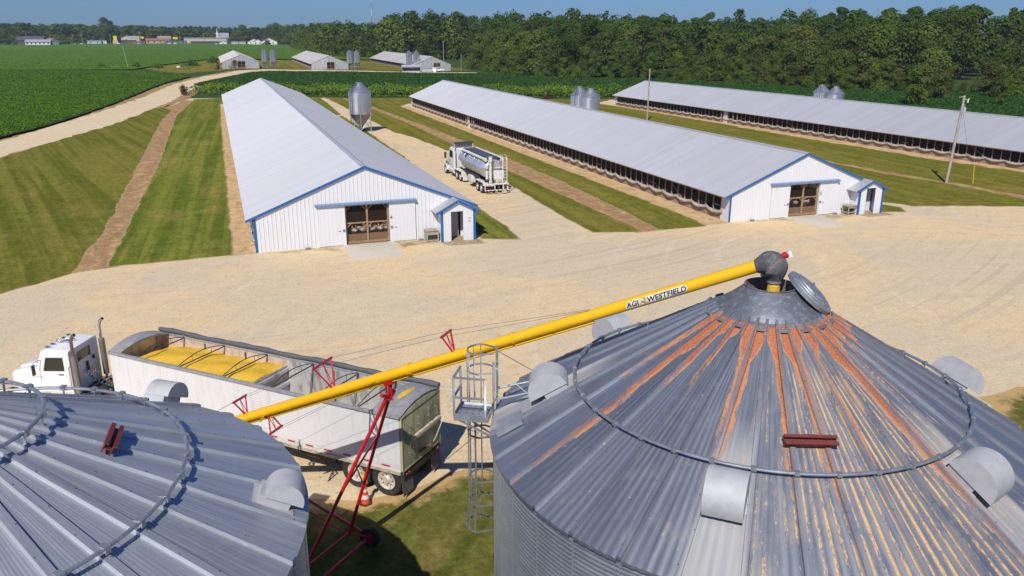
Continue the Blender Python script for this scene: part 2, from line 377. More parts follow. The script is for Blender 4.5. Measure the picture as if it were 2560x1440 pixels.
sheet('drainage_ditch',[(74,54.5),(73.8,65.6),(72.1,75.2),(72.0,86),(71,110),(71.6,110),(72.9,86),(73.3,75.2),(75,65.6),(75.6,54)],.012,DITCH,3.,.2)
for a,b in ((-.6,1.7),(37.6,40.5)):
    sheet('sandy_strip',[(a+.1,60.8 if a<5 else 58),(b,60.8 if a<5 else 58),(b,196 if a<5 else 184),(a+.3,196 if a<5 else 184),(a+.3,120),(a+.1,90)],.0055,SAND,3.,.1,1.2)
sheet('sandy_strip',[(85.8,69),(90.2,69),(88,120),(86,172),(83.4,172),(84.5,120)],.0055,SAND,3.,.15,1.2)
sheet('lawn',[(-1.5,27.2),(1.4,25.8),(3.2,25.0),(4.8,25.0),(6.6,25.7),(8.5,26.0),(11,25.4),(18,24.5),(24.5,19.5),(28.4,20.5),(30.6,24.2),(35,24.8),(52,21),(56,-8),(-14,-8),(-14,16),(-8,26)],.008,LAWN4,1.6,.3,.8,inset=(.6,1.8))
sheet('lawn',[(-30,421),(-7,514),(3,526),(60,505),(110,470),(106,352),(86,352),(60,374),(22,400),(11,400),(-10,365),(-20,380)],.006,LAWN3,10.,.5,4.)
PAD=M('poured_concrete',(.58,.52,.42),.9,0,.06,1.,col2=(.54,.49,.42))
STAIN=soil('trodden_dirt',(.34,.24,.14),(.42,.32,.20),(.26,.18,.11),(.58,.46,.28))
for pts_ in ([(2.,61.08),(2.5,60.5),(6.5,60.0),(7.6,59.2),(7.7,61.08)],[(11.9,61.08),(12.0,58.6),(13.6,59.3),(15.3,59.4),(15.3,61.08)],[(42.,58.1),(42.8,57.6),(45.,57.3),(46.2,56.6),(46.2,58.1)],[(49.6,58.1),(49.4,56.),(51.5,56.4),(53.,56.9),(53.,58.1)]):
    sheet('trodden_dirt',pts_,.012,STAIN,1.2,.12,.5,inset=(.3,))
for n_,pts in (('concrete_pad',[(8.0,61.0),(7.9,56.4),(11.7,56.5),(11.9,61.0)]),('concrete_pad',[(46.1,58.1),(46.6,53.8),(49.2,53.9),(49.6,58.1)])):
    q=MB(); q.prism([(x,y,.0) for x,y in pts],(0,0,.07)); o=q.build(n_,PAD,bevel=.01); o['kind']='structure'
q=MB(); q.prism([(15.3,59.55,0),(15.6,58.3,0),(18.5,58.2,0),(18.4,59.55,0)],(0,0,.03)); o=q.build('concrete_pad',M('stained_concrete',(.42,.31,.18),.9,0,.2,2.,col2=(.2,.14,.08)),bevel=.005); o['kind']='structure'
q=MB(); q.prism([(53,56.95,0),(53.4,55.9,0),(56.1,55.8,0),(55.9,56.95,0)],(0,0,.03)); o=q.build('concrete_pad',_mc['stained_concrete'],bevel=.005); o['kind']='structure'
# ================================================================ crops (nobody could count the plants)
BEAN=leafmat('bean_leaf',(.095,.205,.011),(.115,.23,.015),(.14,.25,.022),0,0,.08)
BEAN2=leafmat('bean_leaf_dark',(.032,.10,.016),(.05,.13,.022),(.072,.155,.028),0,0,.1)
HEDGE=leafmat('hedge_leaf',(.06,.12,.016),(.18,.26,.024),(.25,.29,.035),0,0,.22)
def crop(name,poly,dens,size,h,mat,base,zb=.3,far=1e9,bumpy=.25,res=9.,kind='stuff'):
    """canopy sheet with leaves standing out of it"""
    P=np.array(poly); x0,y0=P.min(0); x1,y1=P.max(0)
    Q=[]
    A=(x1-x0)*(y1-y0); n=int(A*dens*1.0); n=min(n,900000)
    q=np.c_[rng.uniform(x0,x1,n),rng.uniform(y0,y1,n)]; q=q[inside(q,poly)]
    d=np.hypot(*q.T); keep=rng.random(len(q))<np.clip((170/np.maximum(d,1))**1.6,.05,1); q=q[keep&(d<far)]
    d=np.hypot(*q.T); ed=dist_seg(q,poly)
    und=np.sin(q[:,0]*.31+np.sin(q[:,1]*.13)*2)*np.sin(q[:,1]*.21+1)+.6*np.sin(q[:,0]*1.3+q[:,1]*.7)
    z=np.maximum(0,d-250)*.0045+h*(.78+.22*und*bumpy*2)*np.where(ed<.6,rng.uniform(.1,1,len(q)),rng.uniform(.82,1.08,len(q)))
    Nn=np.c_[rng.normal(size=(len(q),2))*.34,np.ones(len(q))]
    sz=size*rng.uniform(.7,1.3,len(q))*np.clip((d/170)**.5,1,2)
    o=quad_cloud(name,np.c_[q,z],Nn,sz,mat); o['kind']=kind
    s=sheet(name+'_canopy',poly,zb,base,res,.2,2.5,kind='stuff',inset=())
    return o,s
lf=[(-33.5,140),(-29.3,158),(-25.7,181.6),(-22.2,215),(-18.5,262),(-14.5,300),(-8,332),(-13,352),(-22,372),(-34,392),(-50,402),(-95,410),(-150,420),(-150,330),(-95,230),(-62,165),(-46,125)]
o,s=crop('soybean_crop',lf,34,.13,.62,BEAN,SOYM,.34); 
s2=sheet('soybean_crop_far',[(-150,330),(-150,420),(-95,412),(-50,404),(-33,400),(-28,424),(-9,512),(2,530),(62,510),(118,470),(130,500),(98,525),(88,560),(80,600),(96,880),(85,1065),(0,1170),(-60,1240),(-150,1290),(-235,1150),(-330,1000),(-330,560)],.5,SOYM2,26.,.6,9.,kind='stuff',inset=())
nq=160000; q=np.c_[rng.uniform(-230,130,nq),rng.uniform(400,820,nq)]; poly2=[(-150,420),(-50,404),(-28,424),(-9,512),(2,530),(62,510),(112,475),(96,530),(82,600),(90,815),(-230,815),(-230,420)]
q=q[inside(q,poly2)]; d=np.hypot(*q.T); q=q[rng.random(len(q))<np.clip((420/d)**2,.1,1)]; d=np.hypot(*q.T)
o=quad_cloud('soybean_crop_far_leaves',np.c_[q,np.maximum(0,d-250)*.0045+.62+rng.uniform(-.1,.15,len(q))],np.c_[rng.normal(size=(len(q),2))*.3,np.ones(len(q))],.26*rng.uniform(.7,1.4,len(q)),BEAN); o['kind']='stuff'
mf=[(-6.5,284),(-3,300),(4.5,326),(14.5,362),(22,368),(58,349),(74,334),(99,321),(104,318),(110,300),(118,287),(134,268),(150,260),(159,238),(164,214),(171,194),(184,184),(197,174),(201,150),(196,115),(170,70),(112,60),(109,135),(108,172),(97,196),(80,204),(46,222),(30,226),(5,243)]
o,s=crop('soybean_crop_dark',mf,14,.18,.62,BEAN2,SOYM,.34,res=7.)
hd=[(-8.2,238),(5.7,227.5),(23.4,222.8),(30,213.5),(46,211),(60,204),(80,194),(96,191),(108,172),(113,178),(99,204),(82,213),(60,220),(47,229),(31,236),(6,247),(-5,254)]
P=np.array(hd); n=60000; q=np.c_[rng.uniform(-9,114,n),rng.uniform(170,256,n)]; q=q[inside(q,hd)]; ed=dist_seg(q,hd)
hh=(1.5+1.3*np.abs(np.sin(q[:,0]*.23+1)*np.sin(q[:,1]*.3+q[:,0]*.11))+.55*np.abs(np.sin(q[:,0]*.9)*np.sin(q[:,1]*.8)))*np.clip(ed/1.0,.35,1)
z=hh*(1-rng.random(len(q))**2.5*.9); o=quad_cloud('hedge_growth',np.c_[q,z],np.c_[rng.normal(size=(len(q),2))*.9+[-.2,-.4],np.full(len(q),.8)],.2*rng.uniform(.6,1.5,len(q)),HEDGE); o['kind']='stuff'
# ================================================================ metals and paints
def galv(name,base,metal=.75,rough=.42,chaff=False,pale=(.40,.40,.39)):
    m,nt,b=newmat(name); N=NT(nt)
    pu=N.attr('pu'); pr=N.attr('pr'); lt=N.attr('light'); du=N.attr('dust')
    u=N.m('FRACT',pu)
    st=N.noise(N.vec(N.m('MULTIPLY',pu,9.),N.m('MULTIPLY',pr,.45),0.),1.,4,.65)
    wn=N.n('ShaderNodeTexWhiteNoise',noise_dimensions='1D'); N.put(wn.inputs['W'],N.m('FLOOR',pu))
    k=N.m('MULTIPLY_ADD',st,.7,N.m('MULTIPLY_ADD',wn.outputs[0],.22,.52))
    c=N.mix(1.,base,N.vec(k,k,k),'MULTIPLY')
    blot=N.noise(N.coord('Object'),1.7,5,.7); c=N.mix(N.m('MULTIPLY',N.ramp(blot,.5,.75),.35),c,pale)
    w_=N.m('MULTIPLY',lt,N.ramp(st,.2,.6,.55,1.)); c=N.mix(w_,c,pale)
    sp=N.n('ShaderNodeTexVoronoi'); N.put(sp.inputs['Vector'],N.coord('Object')); sp.inputs['Scale'].default_value=3.2
    dot=N.ramp(sp.outputs['Distance'],.05,.075,1.,0.); c=N.mix(N.m('MULTIPLY',dot,.6),c,(.62,.62,.60))
    me=metal; ro=N.m('MULTIPLY_ADD',st,.25,rough-.1)
    if chaff:
        n1=N.noise(N.vec(N.m('MULTIPLY',pu,1.7),N.m('MULTIPLY',pr,.55),1.),1.,4,.6)
        n2=N.noise(N.vec(N.m('MULTIPLY',pu,30.),N.m('MULTIPLY',pr,5.),1.),1.,3,.7)
        kk=N.m('FLOOR',pu); wn2=N.n('ShaderNodeTexWhiteNoise',noise_dimensions='1D'); N.put(wn2.inputs['W'],N.m('ADD',kk,.5))
        wn3=N.n('ShaderNodeTexWhiteNoise',noise_dimensions='1D'); N.put(wn3.inputs['W'],N.m('ADD',kk,17.5))
        side=N.m('GREATER_THAN',wn3.outputs[0],.72)
        us=N.m('ADD',N.m('MULTIPLY',u,N.m('SUBTRACT',1.,side)),N.m('MULTIPLY',N.m('SUBTRACT',1.,u),side))
        # chaff fills the pan under the peak, then clings along a rib further down
        ln=N.m('MULTIPLY_ADD',wn2.outputs[0],3.0,1.6)
        q=N.m('DIVIDE',N.m('SUBTRACT',pr,1.25),ln)
        wd=N.m('MAXIMUM',N.ramp(q,.02,.40),N.m('SUBTRACT',1.,N.ramp(q,.2,1.2,1.,0.)))
        wd=N.m('MAXIMUM',N.ramp(q,.03,.40,1.05,0.),N.ramp(q,.2,1.25,.33,.07))
        v=N.m('ADD',N.m('SUBTRACT',us,wd),N.m('ADD',.72,N.m('MULTIPLY',N.m('SUBTRACT',n1,.5),.80)))
        v=N.m('ADD',v,N.m('MULTIPLY',N.m('SUBTRACT',n2,.5),.30))
        m1=N.ramp(v,.71,.78,1.,0.); m1=N.m('MULTIPLY',m1,N.ramp(pr,1.2,1.3)); m1=N.m('MULTIPLY',m1,N.ramp(q,1.05,1.3,1.,0.)); m1=N.m('MULTIPLY',m1,N.ramp(N.m('ADD',du,N.m('MULTIPLY',N.m('SUBTRACT',n1,.5),.8)),.3,.42))
        flat=N.m('MULTIPLY',N.ramp(u,.075,.11),N.ramp(u,.89,.925,1.,0.)); m1=N.m('MULTIPLY',m1,N.m('ADD',flat,N.ramp(pr,1.9,2.6,0.,.4),0.,True))
        pt=N.noise(N.vec(N.m('MULTIPLY',pu,9.),N.m('MULTIPLY',pr,2.2),7.),1.,4,.7); m1=N.m('MULTIPLY',m1,N.ramp(N.m('SUBTRACT',pt,N.m('MULTIPLY',q,.16)),.26,.44,.18,1.))
        gr=N.noise(N.coord('Object'),38.,3,.8); red=N.mix(N.ramp(gr,.30,.65),(.24,.07,.034),(.58,.22,.10)); red=N.mix(N.m('MULTIPLY',N.ramp(n1,.4,.7),.45),red,(.46,.20,.11))
        edge=N.ramp(v,.55,.74); red=N.mix(N.m('MULTIPLY',edge,.45),red,(.62,.38,.20))
        # broken corn dust in the valleys of the sheet
        val=N.ramp(N.m('COSINE',N.m('MULTIPLY',u,2*PI*5)),-.9,-.1,1.,0.)
        n3=N.noise(N.vec(N.m('MULTIPLY',pu,3.),N.m('MULTIPLY',pr,1.1),5.),1.,4,.7); n4=N.noise(N.vec(N.m('MULTIPLY',pu,55.),N.m('MULTIPLY',pr,13.),2.),1.,3,.7)
        d2=N.attr('dust2'); t=N.m('ADD',N.m('MULTIPLY',n3,.9),N.m('ADD',N.m('MULTIPLY',n4,.75),N.m('MULTIPLY',d2,.34)))
        m2=N.m('MULTIPLY',N.ramp(t,1.07,1.15),N.m('MULTIPLY',N.m('MULTIPLY',val,flat),N.ramp(pr,1.7,2.6)))
        film=N.m('MULTIPLY',N.ramp(N.m('ADD',n3,N.m('MULTIPLY',d2,.25)),.55,.85),.38)
        c=N.mix(film,c,(.42,.35,.27)); tan=N.mix(N.ramp(gr,.35,.65),(.50,.30,.13),(.66,.46,.25))
        c=N.mix(m2,c,tan); c=N.mix(m1,c,red)
        mm=N.m('MAXIMUM',m1,N.m('MAXIMUM',m2,film)); me=N.m('MULTIPLY',metal,N.m('SUBTRACT',1.,mm)); ro=N.m('MAXIMUM',ro,N.m('MULTIPLY',mm,.95))
        N.put(b.inputs['Normal'],N.bump(N.m('MULTIPLY',m1,gr),.6,.03))
    me=N.m('MULTIPLY',me,N.m('SUBTRACT',1.,N.m('MULTIPLY',lt,.7)))
    N.put(b.inputs['Base Color'],c); N.put(b.inputs['Metallic'],me); N.put(b.inputs['Roughness'],ro); return m
BINROOF=galv('weathered_galvanised_roof',(.275,.30,.345),.70,.43,True)
BINROOF2=galv('clean_galvanised_roof',(.43,.46,.495),.60,.47,False,(.52,.54,.56))
GALV=M('galvanised_steel',(.42,.45,.48),.42,.7,.15,2.,col2=(.34,.36,.38))
GALVL=M('bright_galvanised',(.52,.55,.58),.38,.7,.12,2.,(1,1,.3),col2=(.45,.47,.49))
GALVW=M('corrugated_bin_wall',(.36,.40,.44),.42,.72,.18,.8,(1,1,2.5),col2=(.44,.47,.50))
VENTM=M('vent_hood_steel',(.47,.47,.48),.65,.15,.08,1.5,col2=(.42,.42,.43))
DARK=M('dark_steel',(.05,.055,.06),.55,.4,.2,4.)
BLACK=M('black_rubber',(.018,.018,.02),.75,0,.3,6.,col2=(.05,.045,.04))
REDP=M('red_paint',(.46,.008,.014),.35,0,.12,3.,coat=.4)
RUST=M('red_oxide_primer',(.17,.028,.022),.6,0,.2,6.,col2=(.10,.03,.02))
YEL=M('yellow_paint',(.86,.47,.002),.36,0,.07,1.2,col2=(.74,.43,.03),lo=.50,hi=.8,coat=.35)
WHITE=M('white_paint',(.80,.80,.79),.4,0,.05,1.,coat=.3)
CREAM=M('cream_paint',(.58,.52,.38),.6,0,.15,3.,col2=(.38,.33,.24))
CHROME=M('chrome',(.62,.63,.65),.16,1.,.05,2.)
GLASS=M('dark_glass',(.015,.02,.02),.08,0,.1,1.,spec=.8)
CORN=None
def cornmat():
    m,nt,b=newmat('shelled_corn'); N=NT(nt); W=N.coord('Object')
    v=N.n('ShaderNodeTexVoronoi'); N.put(v.inputs['Vector'],W); v.inputs['Scale'].default_value=45
    c=N.mix(N.xyz(v.outputs['Color'])[0],(.86,.46,.014),(.96,.66,.07)); c=N.mix(N.m('MULTIPLY',N.ramp(N.noise(W,2.,4,.7),.5,.75),.35),c,(.76,.38,.012))
    N.put(b.inputs['Base Color'],c); b.inputs['Roughness'].default_value=.6
    N.put(b.inputs['Normal'],N.bump(N.m('ADD',v.outputs['Distance'],N.noise(W,12.,4,.7)),.8,.03)); return m
CORN=cornmat()
# ================================================================ grain bins
def bin_roof(parent,Rr,ze,s,r0,phase,mat,light=(),dustf=None,nrib=36,ribw=.062,ribh=.075,nsub=5,amp=.016,ncor=21):
    rows=[Rr+.06,Rr*.93,Rr*.8,Rr*.66,Rr*.52,Rr*.4,Rr*.29,Rr*.2,r0+.12,r0]
    prof=[]; us=[]
    vs=[];fs=[];PU=[];PR=[];LT=[];D1=[];D2=[]
    nc=0
    for ri,r in enumerate([rows[0]]+rows):
        wpan=2*PI*r/nrib; hw=min(ribw,.2*wpan)/wpan; hh=min(ribh,.18*wpan+.02)
        cols=[]
        for k in range(nrib):
            loc=[(-hw,0),(-hw*.82,hh),(hw*.82,hh),(hw,0)]
            loc+=[(hw+(1-2*hw)*(i/ncor),None) for i in range(1,ncor)]
            for u,h in loc:
                if h is None: h=.5*(1-math.cos(2*PI*nsub*(u-hw)/(1-2*hw)))*min(amp,amp*wpan)
                cols.append((k+u,h))
        cols.append((nrib-hw_last if False else nrib+cols[0][0],0))
        nc=len(cols)
        for U,h in cols:
            a=R(phase)+U*2*PI/nrib; z=ze+s*(Rr-r)+h
            if ri==0: z-=.07
            vs.append((r*math.cos(a),r*math.sin(a),z)); PU.append(U); PR.append(r)
            kk=int(math.floor(U+.0))%nrib; LT.append(1. if (kk in light and r>3.9) else 0.)
            deg=(math.degrees(a)+180)%360-180
            d1,d2=dustf(deg) if dustf else (0,0); D1.append(d1); D2.append(d2)
    n=len(rows)+1
    for i in range(n-1):
        for j in range(nc-1): fs.append((i*nc+j,i*nc+j+1,(i+1)*nc+j+1,(i+1)*nc+j))
    mb=MB(); mb.add(vs,fs,0,True)
    for k in range(nrib):
        a=R(phase+k*360/nrib); er=V(math.cos(a),math.sin(a),0); et=V(-er.y,er.x,0); r=Rr-.15; i=0
        while r>1.8:
            o_=.05*(1 if i%2 else -1); mb.obox(er*r+et*o_*min(1,r/3)+V(0,0,ze+s*(Rr-r)+min(ribh,.18*2*PI*r/nrib+.02)+.006),er*.009,et*.008,V(0,0,.006),1); r-=.62; i+=1
    for A_ in (PU,PR,LT,D1,D2): A_+=[0.]*(len(mb.v)-len(A_))
    o=mb.build('roof',[mat,M('grey_bolt',(.10,.11,.12),.6,.4)],parent,attrs={'pu':PU,'pr':PR,'light':LT,'dust':D1,'dust2':D2}); return o
def vent_hood(parent,ang,rc,Rr,ze,s,width=.74,rad=.5):
    a=R(ang); al=math.atan(s); er=V(math.cos(a),math.sin(a),0); et=V(-math.sin(a),math.cos(a),0); z=V(0,0,1)
    d=er*math.cos(al)-z*math.sin(al); nn=er*math.sin(al)+z*math.cos(al)
    c=er*rc+z*(ze+s*(Rr-rc)); mb=MB()
    b=.17
    pts=[]
    for i in range(19):
        t=PI*i/18; pts.append((-rad*math.cos(t),b+rad*.98*math.sin(t)))
    P=lambda x,y,t:c+d*x+nn*y+et*t
    # rounded shell, two D-shaped cheeks, throat standing on the roof
    mb.add([P(x,y,t*width/2) for t in (-1,1) for x,y in pts],[(i,i+1,20+i,19+i) for i in range(18)],0,True)
    for t in (-1,1): mb.poly([P(x,y,t*width/2) for x,y in pts])
    mb.obox(c+d*-.16+nn*(b/2),d*.30,et*(width/2-.04),nn*(b/2+.002))
    mb.poly([P(x,b+.012,t*width/2*.995) for x,t in ((-rad*.98,-1),(.16,-1),(.16,1),(-rad*.98,1))],1)  # underside plate coloured dark to stand in for shade under the hood
    mb.obox(c+d*-.16+nn*.008,d*.40,et*(width/2+.05),nn*.008)
    o=mb.build('vent_hood',[VENTM,DARK],parent); return o
def pipe_ring(parent,r,z,nrib,phase,roofz,a0=None,a1=None,wide=False):
    mb=MB()
    n=nrib*4
    mb.tube([(r*math.cos(2*PI*i/n),r*math.sin(2*PI*i/n),z) for i in range(n)],.036,8,0,closed=True)
    ring=mb.build('roof_ring',GALV,parent)
    er=V(1,0,0); et=V(0,1,0); cl=MB()
    if True:
        cl.bar(er*(r-.02)+V(0,0,roofz+.03),er*r+V(0,0,z-.02),.045,.015)
        cl.obox(er*(r)+V(0,0,z),er*.045,et*.05,V(0,0,.042))
        if wide: cl.obox(er*(r-.01)+V(0,0,z+.045),er*.075,et*.06,V(0,0,.006)); cl.obox(er*(r+.06)+V(0,0,z-.02),er*.006,et*.05,V(0,0,.06))
    c0=cl.build('ring_clamp',GALV,ring); c0.rotation_euler=(0,0,R(phase))
    for k in range(1,nrib):
        c1=c0.copy(); COL.objects.link(c1); c1.parent=ring; c1.rotation_euler=(0,0,R(phase+k*360/nrib))
    return ring
def bin_wall(parent,Rr,ze,bolts):
    per=.1016; n=int(ze/per); prof=[]
    for i in range(n*6+1):
        z=i*per/6
        if z>ze-.02: break
        prof.append((Rr-.05+.012*math.sin(2*PI*z/per),z))
    mb=MB(); mb.lathe(prof,120,smooth=True)
    for a in bolts:
        er=V(math.cos(R(a)),math.sin(R(a)),0); et=V(-er.y,er.x,0)
        for i in range(int(ze/.05)):
            zz=.03+i*.05+.025
            for off in (-.03,.03):
                if (i%2)==0 or off>0: mb.obox(er*(Rr-.035)+et*off+V(0,0,zz),er*.012,et*.009,V(0,0,.009),1)
    return mb.build('wall',[GALVW,GALVL],parent)
RX,RY,RR,RZ,RS=11.53,14.77,6.40,6.27,.596
bR=thing('grain_bin',(RX,RY,0),0,'grain bin with rust red chaff streaks down its grey ribbed roof, lid open','grain bin','grain bins')
def dustR(d):
    # chaff blew over the half that faces the truck yard and the camera
    d1=1. if -170<d<-20 else max(0,1-min(abs(d+170),abs(d+20))/28.) if (d<-142 or -20<=d<8) else 0.
    if d>150: d1=max(0,1-(190-d)/28.) if d>162 else 0.
    d2=math.exp(-((d+95)/38.)**2)
    return d1,d2
ph=2.4
ki=lambda a:int(round(((a-ph)%360)/10-.5))%36
ventsR=[-132.6,-72.6,-12.6,47.4,107.4,157.4]
bin_roof(bR,RR,RZ,RS,.95,ph,BINROOF,{ki(a) for a in ventsR},dustR)
bin_wall(bR,RR,RZ,(-178,-168,-158,-148,-138,175,165))
for a in ventsR: vent_hood(bR,a,4.92 if a<100 else 4.95,RR,RZ,RS)
pipe_ring(bR,4.43,RZ+RS*(RR-4.43)+.17,36,ph,RZ+RS*(RR-4.43))
mb=MB()   # peak cap and collar
zr=lambda r:RZ+RS*(RR-r)
mb.lathe([(1.18,zr(1.18)-.02),(1.15,zr(1.15)+.05),(.92,zr(.92)+.075),(.72,zr(.72)+.12),(.60,zr(.62)+.17),(.56,zr(.56)+.16)],48)
capm=M('peak_cap_steel',(.17,.19,.22),.55,.5,.3,3.,col2=(.36,.37,.38),lo=.5,hi=.72)
mb.build('peak_cap',capm,bR)
zc=9.95
mb=MB(); mb.lathe([(.57,zr(.60)+.10),(.57,zc),(.585,zc),(.585,zc-.02),(.55,zc-.01),(.55,9.35)],48)
mb.build('fill_collar',M('dull_collar_steel',(.30,.29,.27),.6,.5,.2,4.,col2=(.2,.16,.13)),bR)
mb=MB(); mb.lathe([(0,9.3),(.56,9.3)],32); mb.build('dark_opening_disc',DARK,bR)  # dark disc across the collar, painting in the shade inside the bin
# hinged lid lying open against the far right of the collar
e=V(.90,-.435,0); ax=(e*math.sin(R(40))+V(0,0,math.cos(R(40)))+V(-.33,-.94,0)*.12).normalized(); lc=V(.90*e.x,.90*e.y,9.80)
mb=MB(); mb.lathe([(.62,-.09),(.63,.0),(.60,.035),(.53,.045),(.515,.07),(.48,.075),(.40,.08),(.39,.105),(.35,.11),(.2,.125),(0,.13)],48,lc,0,axis=ax)
mb.lathe([(0,-.05),(.61,-.09)],48,lc,0,axis=ax)
sv=frame(ax)[0]; mb.bar(lc-sv*.42+ax*.12,lc+sv*.42+ax*.12,.05,.03)
mb.build('lid',M('weathered_lid_steel',(.33,.36,.38),.5,.6,.25,3.,col2=(.46,.46,.44)),bR)
for k in range(0,36,2):
    mb=MB(); a0=R(ph+k*10+.8); a1=R(ph+k*10+9.2+0); r=1.42
    p=V(r*math.cos(a0-R(1)),r*math.sin(a0-R(1)),zr(r)+.09); q_=V(r*math.cos(a1+R(1)),r*math.sin(a1+R(1)),zr(r)+.09)
    mb.bar(p,q_,.05,.06); mb.build('step_bracket',GALV,bR)
def channel(parent,r,a0,a1,z,n=2):
    er=V(math.cos(R((a0+a1)/2)),math.sin(R((a0+a1)/2)),0); et=V(-er.y,er.x,0); w_=r*R(abs(a1-a0))/2+.06; mb=MB()
    c=er*r+V(0,0,z)
    up=(V(0,0,1)*.86+er*.5).normalized(); dn=er*.86-V(0,0,.5)
    for s_ in (-1,1):
        mb.obox(c+dn*.075*s_,et*w_,up*.09,dn*.012); mb.obox(c+dn*.075*s_+up*.09+dn*.03,et*w_,dn*.035,up*.012)
    mb.obox(c,et*w_,dn*.075,up*.012); mb.obox(c-up*.16+dn*.1,et*.12,dn*.07,up*.02); mb.obox(c-up*.12,et*.05,dn*.05,up*.09)
    return mb.build('ladder_bracket',RUST,parent)
channel(bR,3.78,-119.3,-106.,zr(3.78)+.13)
# access hatch, ladder, cage and platform on the side nearest the truck
mb=MB(); a=R(161); er=V(math.cos(a),math.sin(a),0); et=V(-er.y,er.x,0); al=math.atan(RS); d=er*math.cos(al)-V(0,0,math.sin(al)); nn=er*math.sin(al)+V(0,0,math.cos(al))
hc=er*5.95+V(0,0,zr(5.95))+et*.25
n_=24; pts=[hc+nn*.12+d*(.42*max(-.8,min(.8,math.cos(2*PI*i/n_)*1.25)))+et*(.40*max(-.8,min(.8,math.sin(2*PI*i/n_)*1.25))) for i in range(n_)]
mb.prism([p-nn*.1 for p in pts],nn*.1); mb.build('roof_hatch',GALVL,bR)
RQ=RZ+.30; LA=150.; er=V(math.cos(R(LA)),math.sin(R(LA)),0); et=V(-er.y,er.x,0)   # et: towards the camera side
base=er*6.45
lad=MB()
for s_ in (-.21,.21): lad.bar(base+et*s_+V(0,0,.3),base+et*s_+V(0,0,RQ+(1.32 if s_<0 else 1.05)),.06,.03)
zz=.5
while zz<RQ+.0: lad.tube([base+et*-.21+V(0,0,zz),base+et*.21+V(0,0,zz)],.014,6); zz+=.3
for zz in (1.,2.2,3.4,4.6,5.8):
    for s_ in (-.21,.21): lad.bar(base+et*s_+V(0,0,zz),base-er*.16+et*s_+V(0,0,zz),.04,.02)
LAD=lad.build('ladder',GALV,bR)
cg=MB()
def hoop(z,rx=.36,dp=.72,w_=.05,flare=1.):
    pts=[base+et*(-.21*1)+V(0,0,z)]
    for i in range(13):
        t=PI*i/12; pts.append(base+er*(dp-rx*flare+rx*flare*math.sin(t)*1.0)+et*(-rx*flare*math.cos(t))+V(0,0,z))
    pts.append(base+et*.21+V(0,0,z))
    for p,q_ in zip(pts[:-1],pts[1:]):
        u=(q_-p); 
        if u.length<.01: continue
        cg.obox((p+q_)/2,u/2*1.04,V(0,0,w_/2),u.cross(V(0,0,1)).normalized()*.006)
    return pts
tops=hoop(RQ+1.28,.36); hoop(RQ+.75); hoop(RQ-1.0); hoop(RQ-2.3); hoop(RQ-3.0); lo=hoop(RQ-3.75,.42,.82)
for i in (2,4,6,8,10,12):
    t=PI*(i-1)/12; f=lambda z,rx,dp:base+er*(dp-rx+rx*math.sin(t))+et*(-rx*math.cos(t))+V(0,0,z)
    cut=RQ-.05
    cg.bar(f(RQ-.25 if i<9 else RQ+.1,.36,.72),f(RQ+1.28,.36,.72),.03,.008); cg.bar(f(RQ-.3,.36,.72),f(RQ-3.0,.36,.72),.03,.008); cg.bar(f(RQ-3.0,.36,.72),f(RQ-3.75,.42,.82),.03,.008)
cg.build('safety_cage',GALV,bR)
pf=MB(); pc=base+er*.42+et*.62+V(0,0,RQ-.12)
pf.obox(pc,er*.42,et*.36,V(0,0,.02)); 
for s_ in (-1,1): pf.obox(pc+et*.36*s_+V(0,0,-.03),er*.43,et*.012,V(0,0,.09)); pf.obox(pc+er*.42*s_+V(0,0,-.03),er*.012,et*.37,V(0,0,.09))
pf.obox(pc+V(0,0,.021),er*.42,et*.006,V(0,0,.004),1)
for i in range(-2,3):
    for j in range(-2,3): pf.obox(pc+er*(.16*i)+et*(.14*j+.04)+V(0,0,.022),er*.02,et*.012,V(0,0,.002),1)
pf.bar(pc+er*.38-V(0,0,.08),base+et*.6+V(0,0,RQ-.72),.05,.03); pf.bar(pc+er*.38+et*.33-V(0,0,.08),base+et*.95+V(0,0,RQ-.62)-er*.08,.06,.03)
PF=pf.build('platform',[GALVL,DARK],bR)
rl=MB(); cs=[pc+er*.42-et*.36,pc+er*.42+et*.36,pc-er*.36+et*.36]
for c_ in cs: rl.bar(c_,c_+V(0,0,1.02),.05,.05)
for h in (.5,1.02): rl.bar(cs[0]+V(0,0,h),cs[1]+V(0,0,h),.05,.04); rl.bar(cs[1]+V(0,0,h),cs[2]+V(0,0,h),.05,.04)
rl.build('guard_rail',GALVL,PF)
st=MB()
for (o0,z0,o1,rr_,z1) in ((-.21,1.2,-.6,5.3,.75),(.21,.95,.35,5.5,.62)):
    st.tube([base+et*o0+V(0,0,RQ+z0),er*rr_+et*o1+V(0,0,zr(rr_)+.05)],.012,6)
st.tube([base+et*-.25+V(0,0,RQ+.15),er*5.4-et*.25+V(0,0,zr(5.4)+.16)],.03,6); st.tube([base+et*.5+er*-.2+V(0,0,RQ+.2),er*5.3+et*.55+V(0,0,zr(5.3)+.16)],.03,6)
st.build('ladder_stay',GALV,bR)
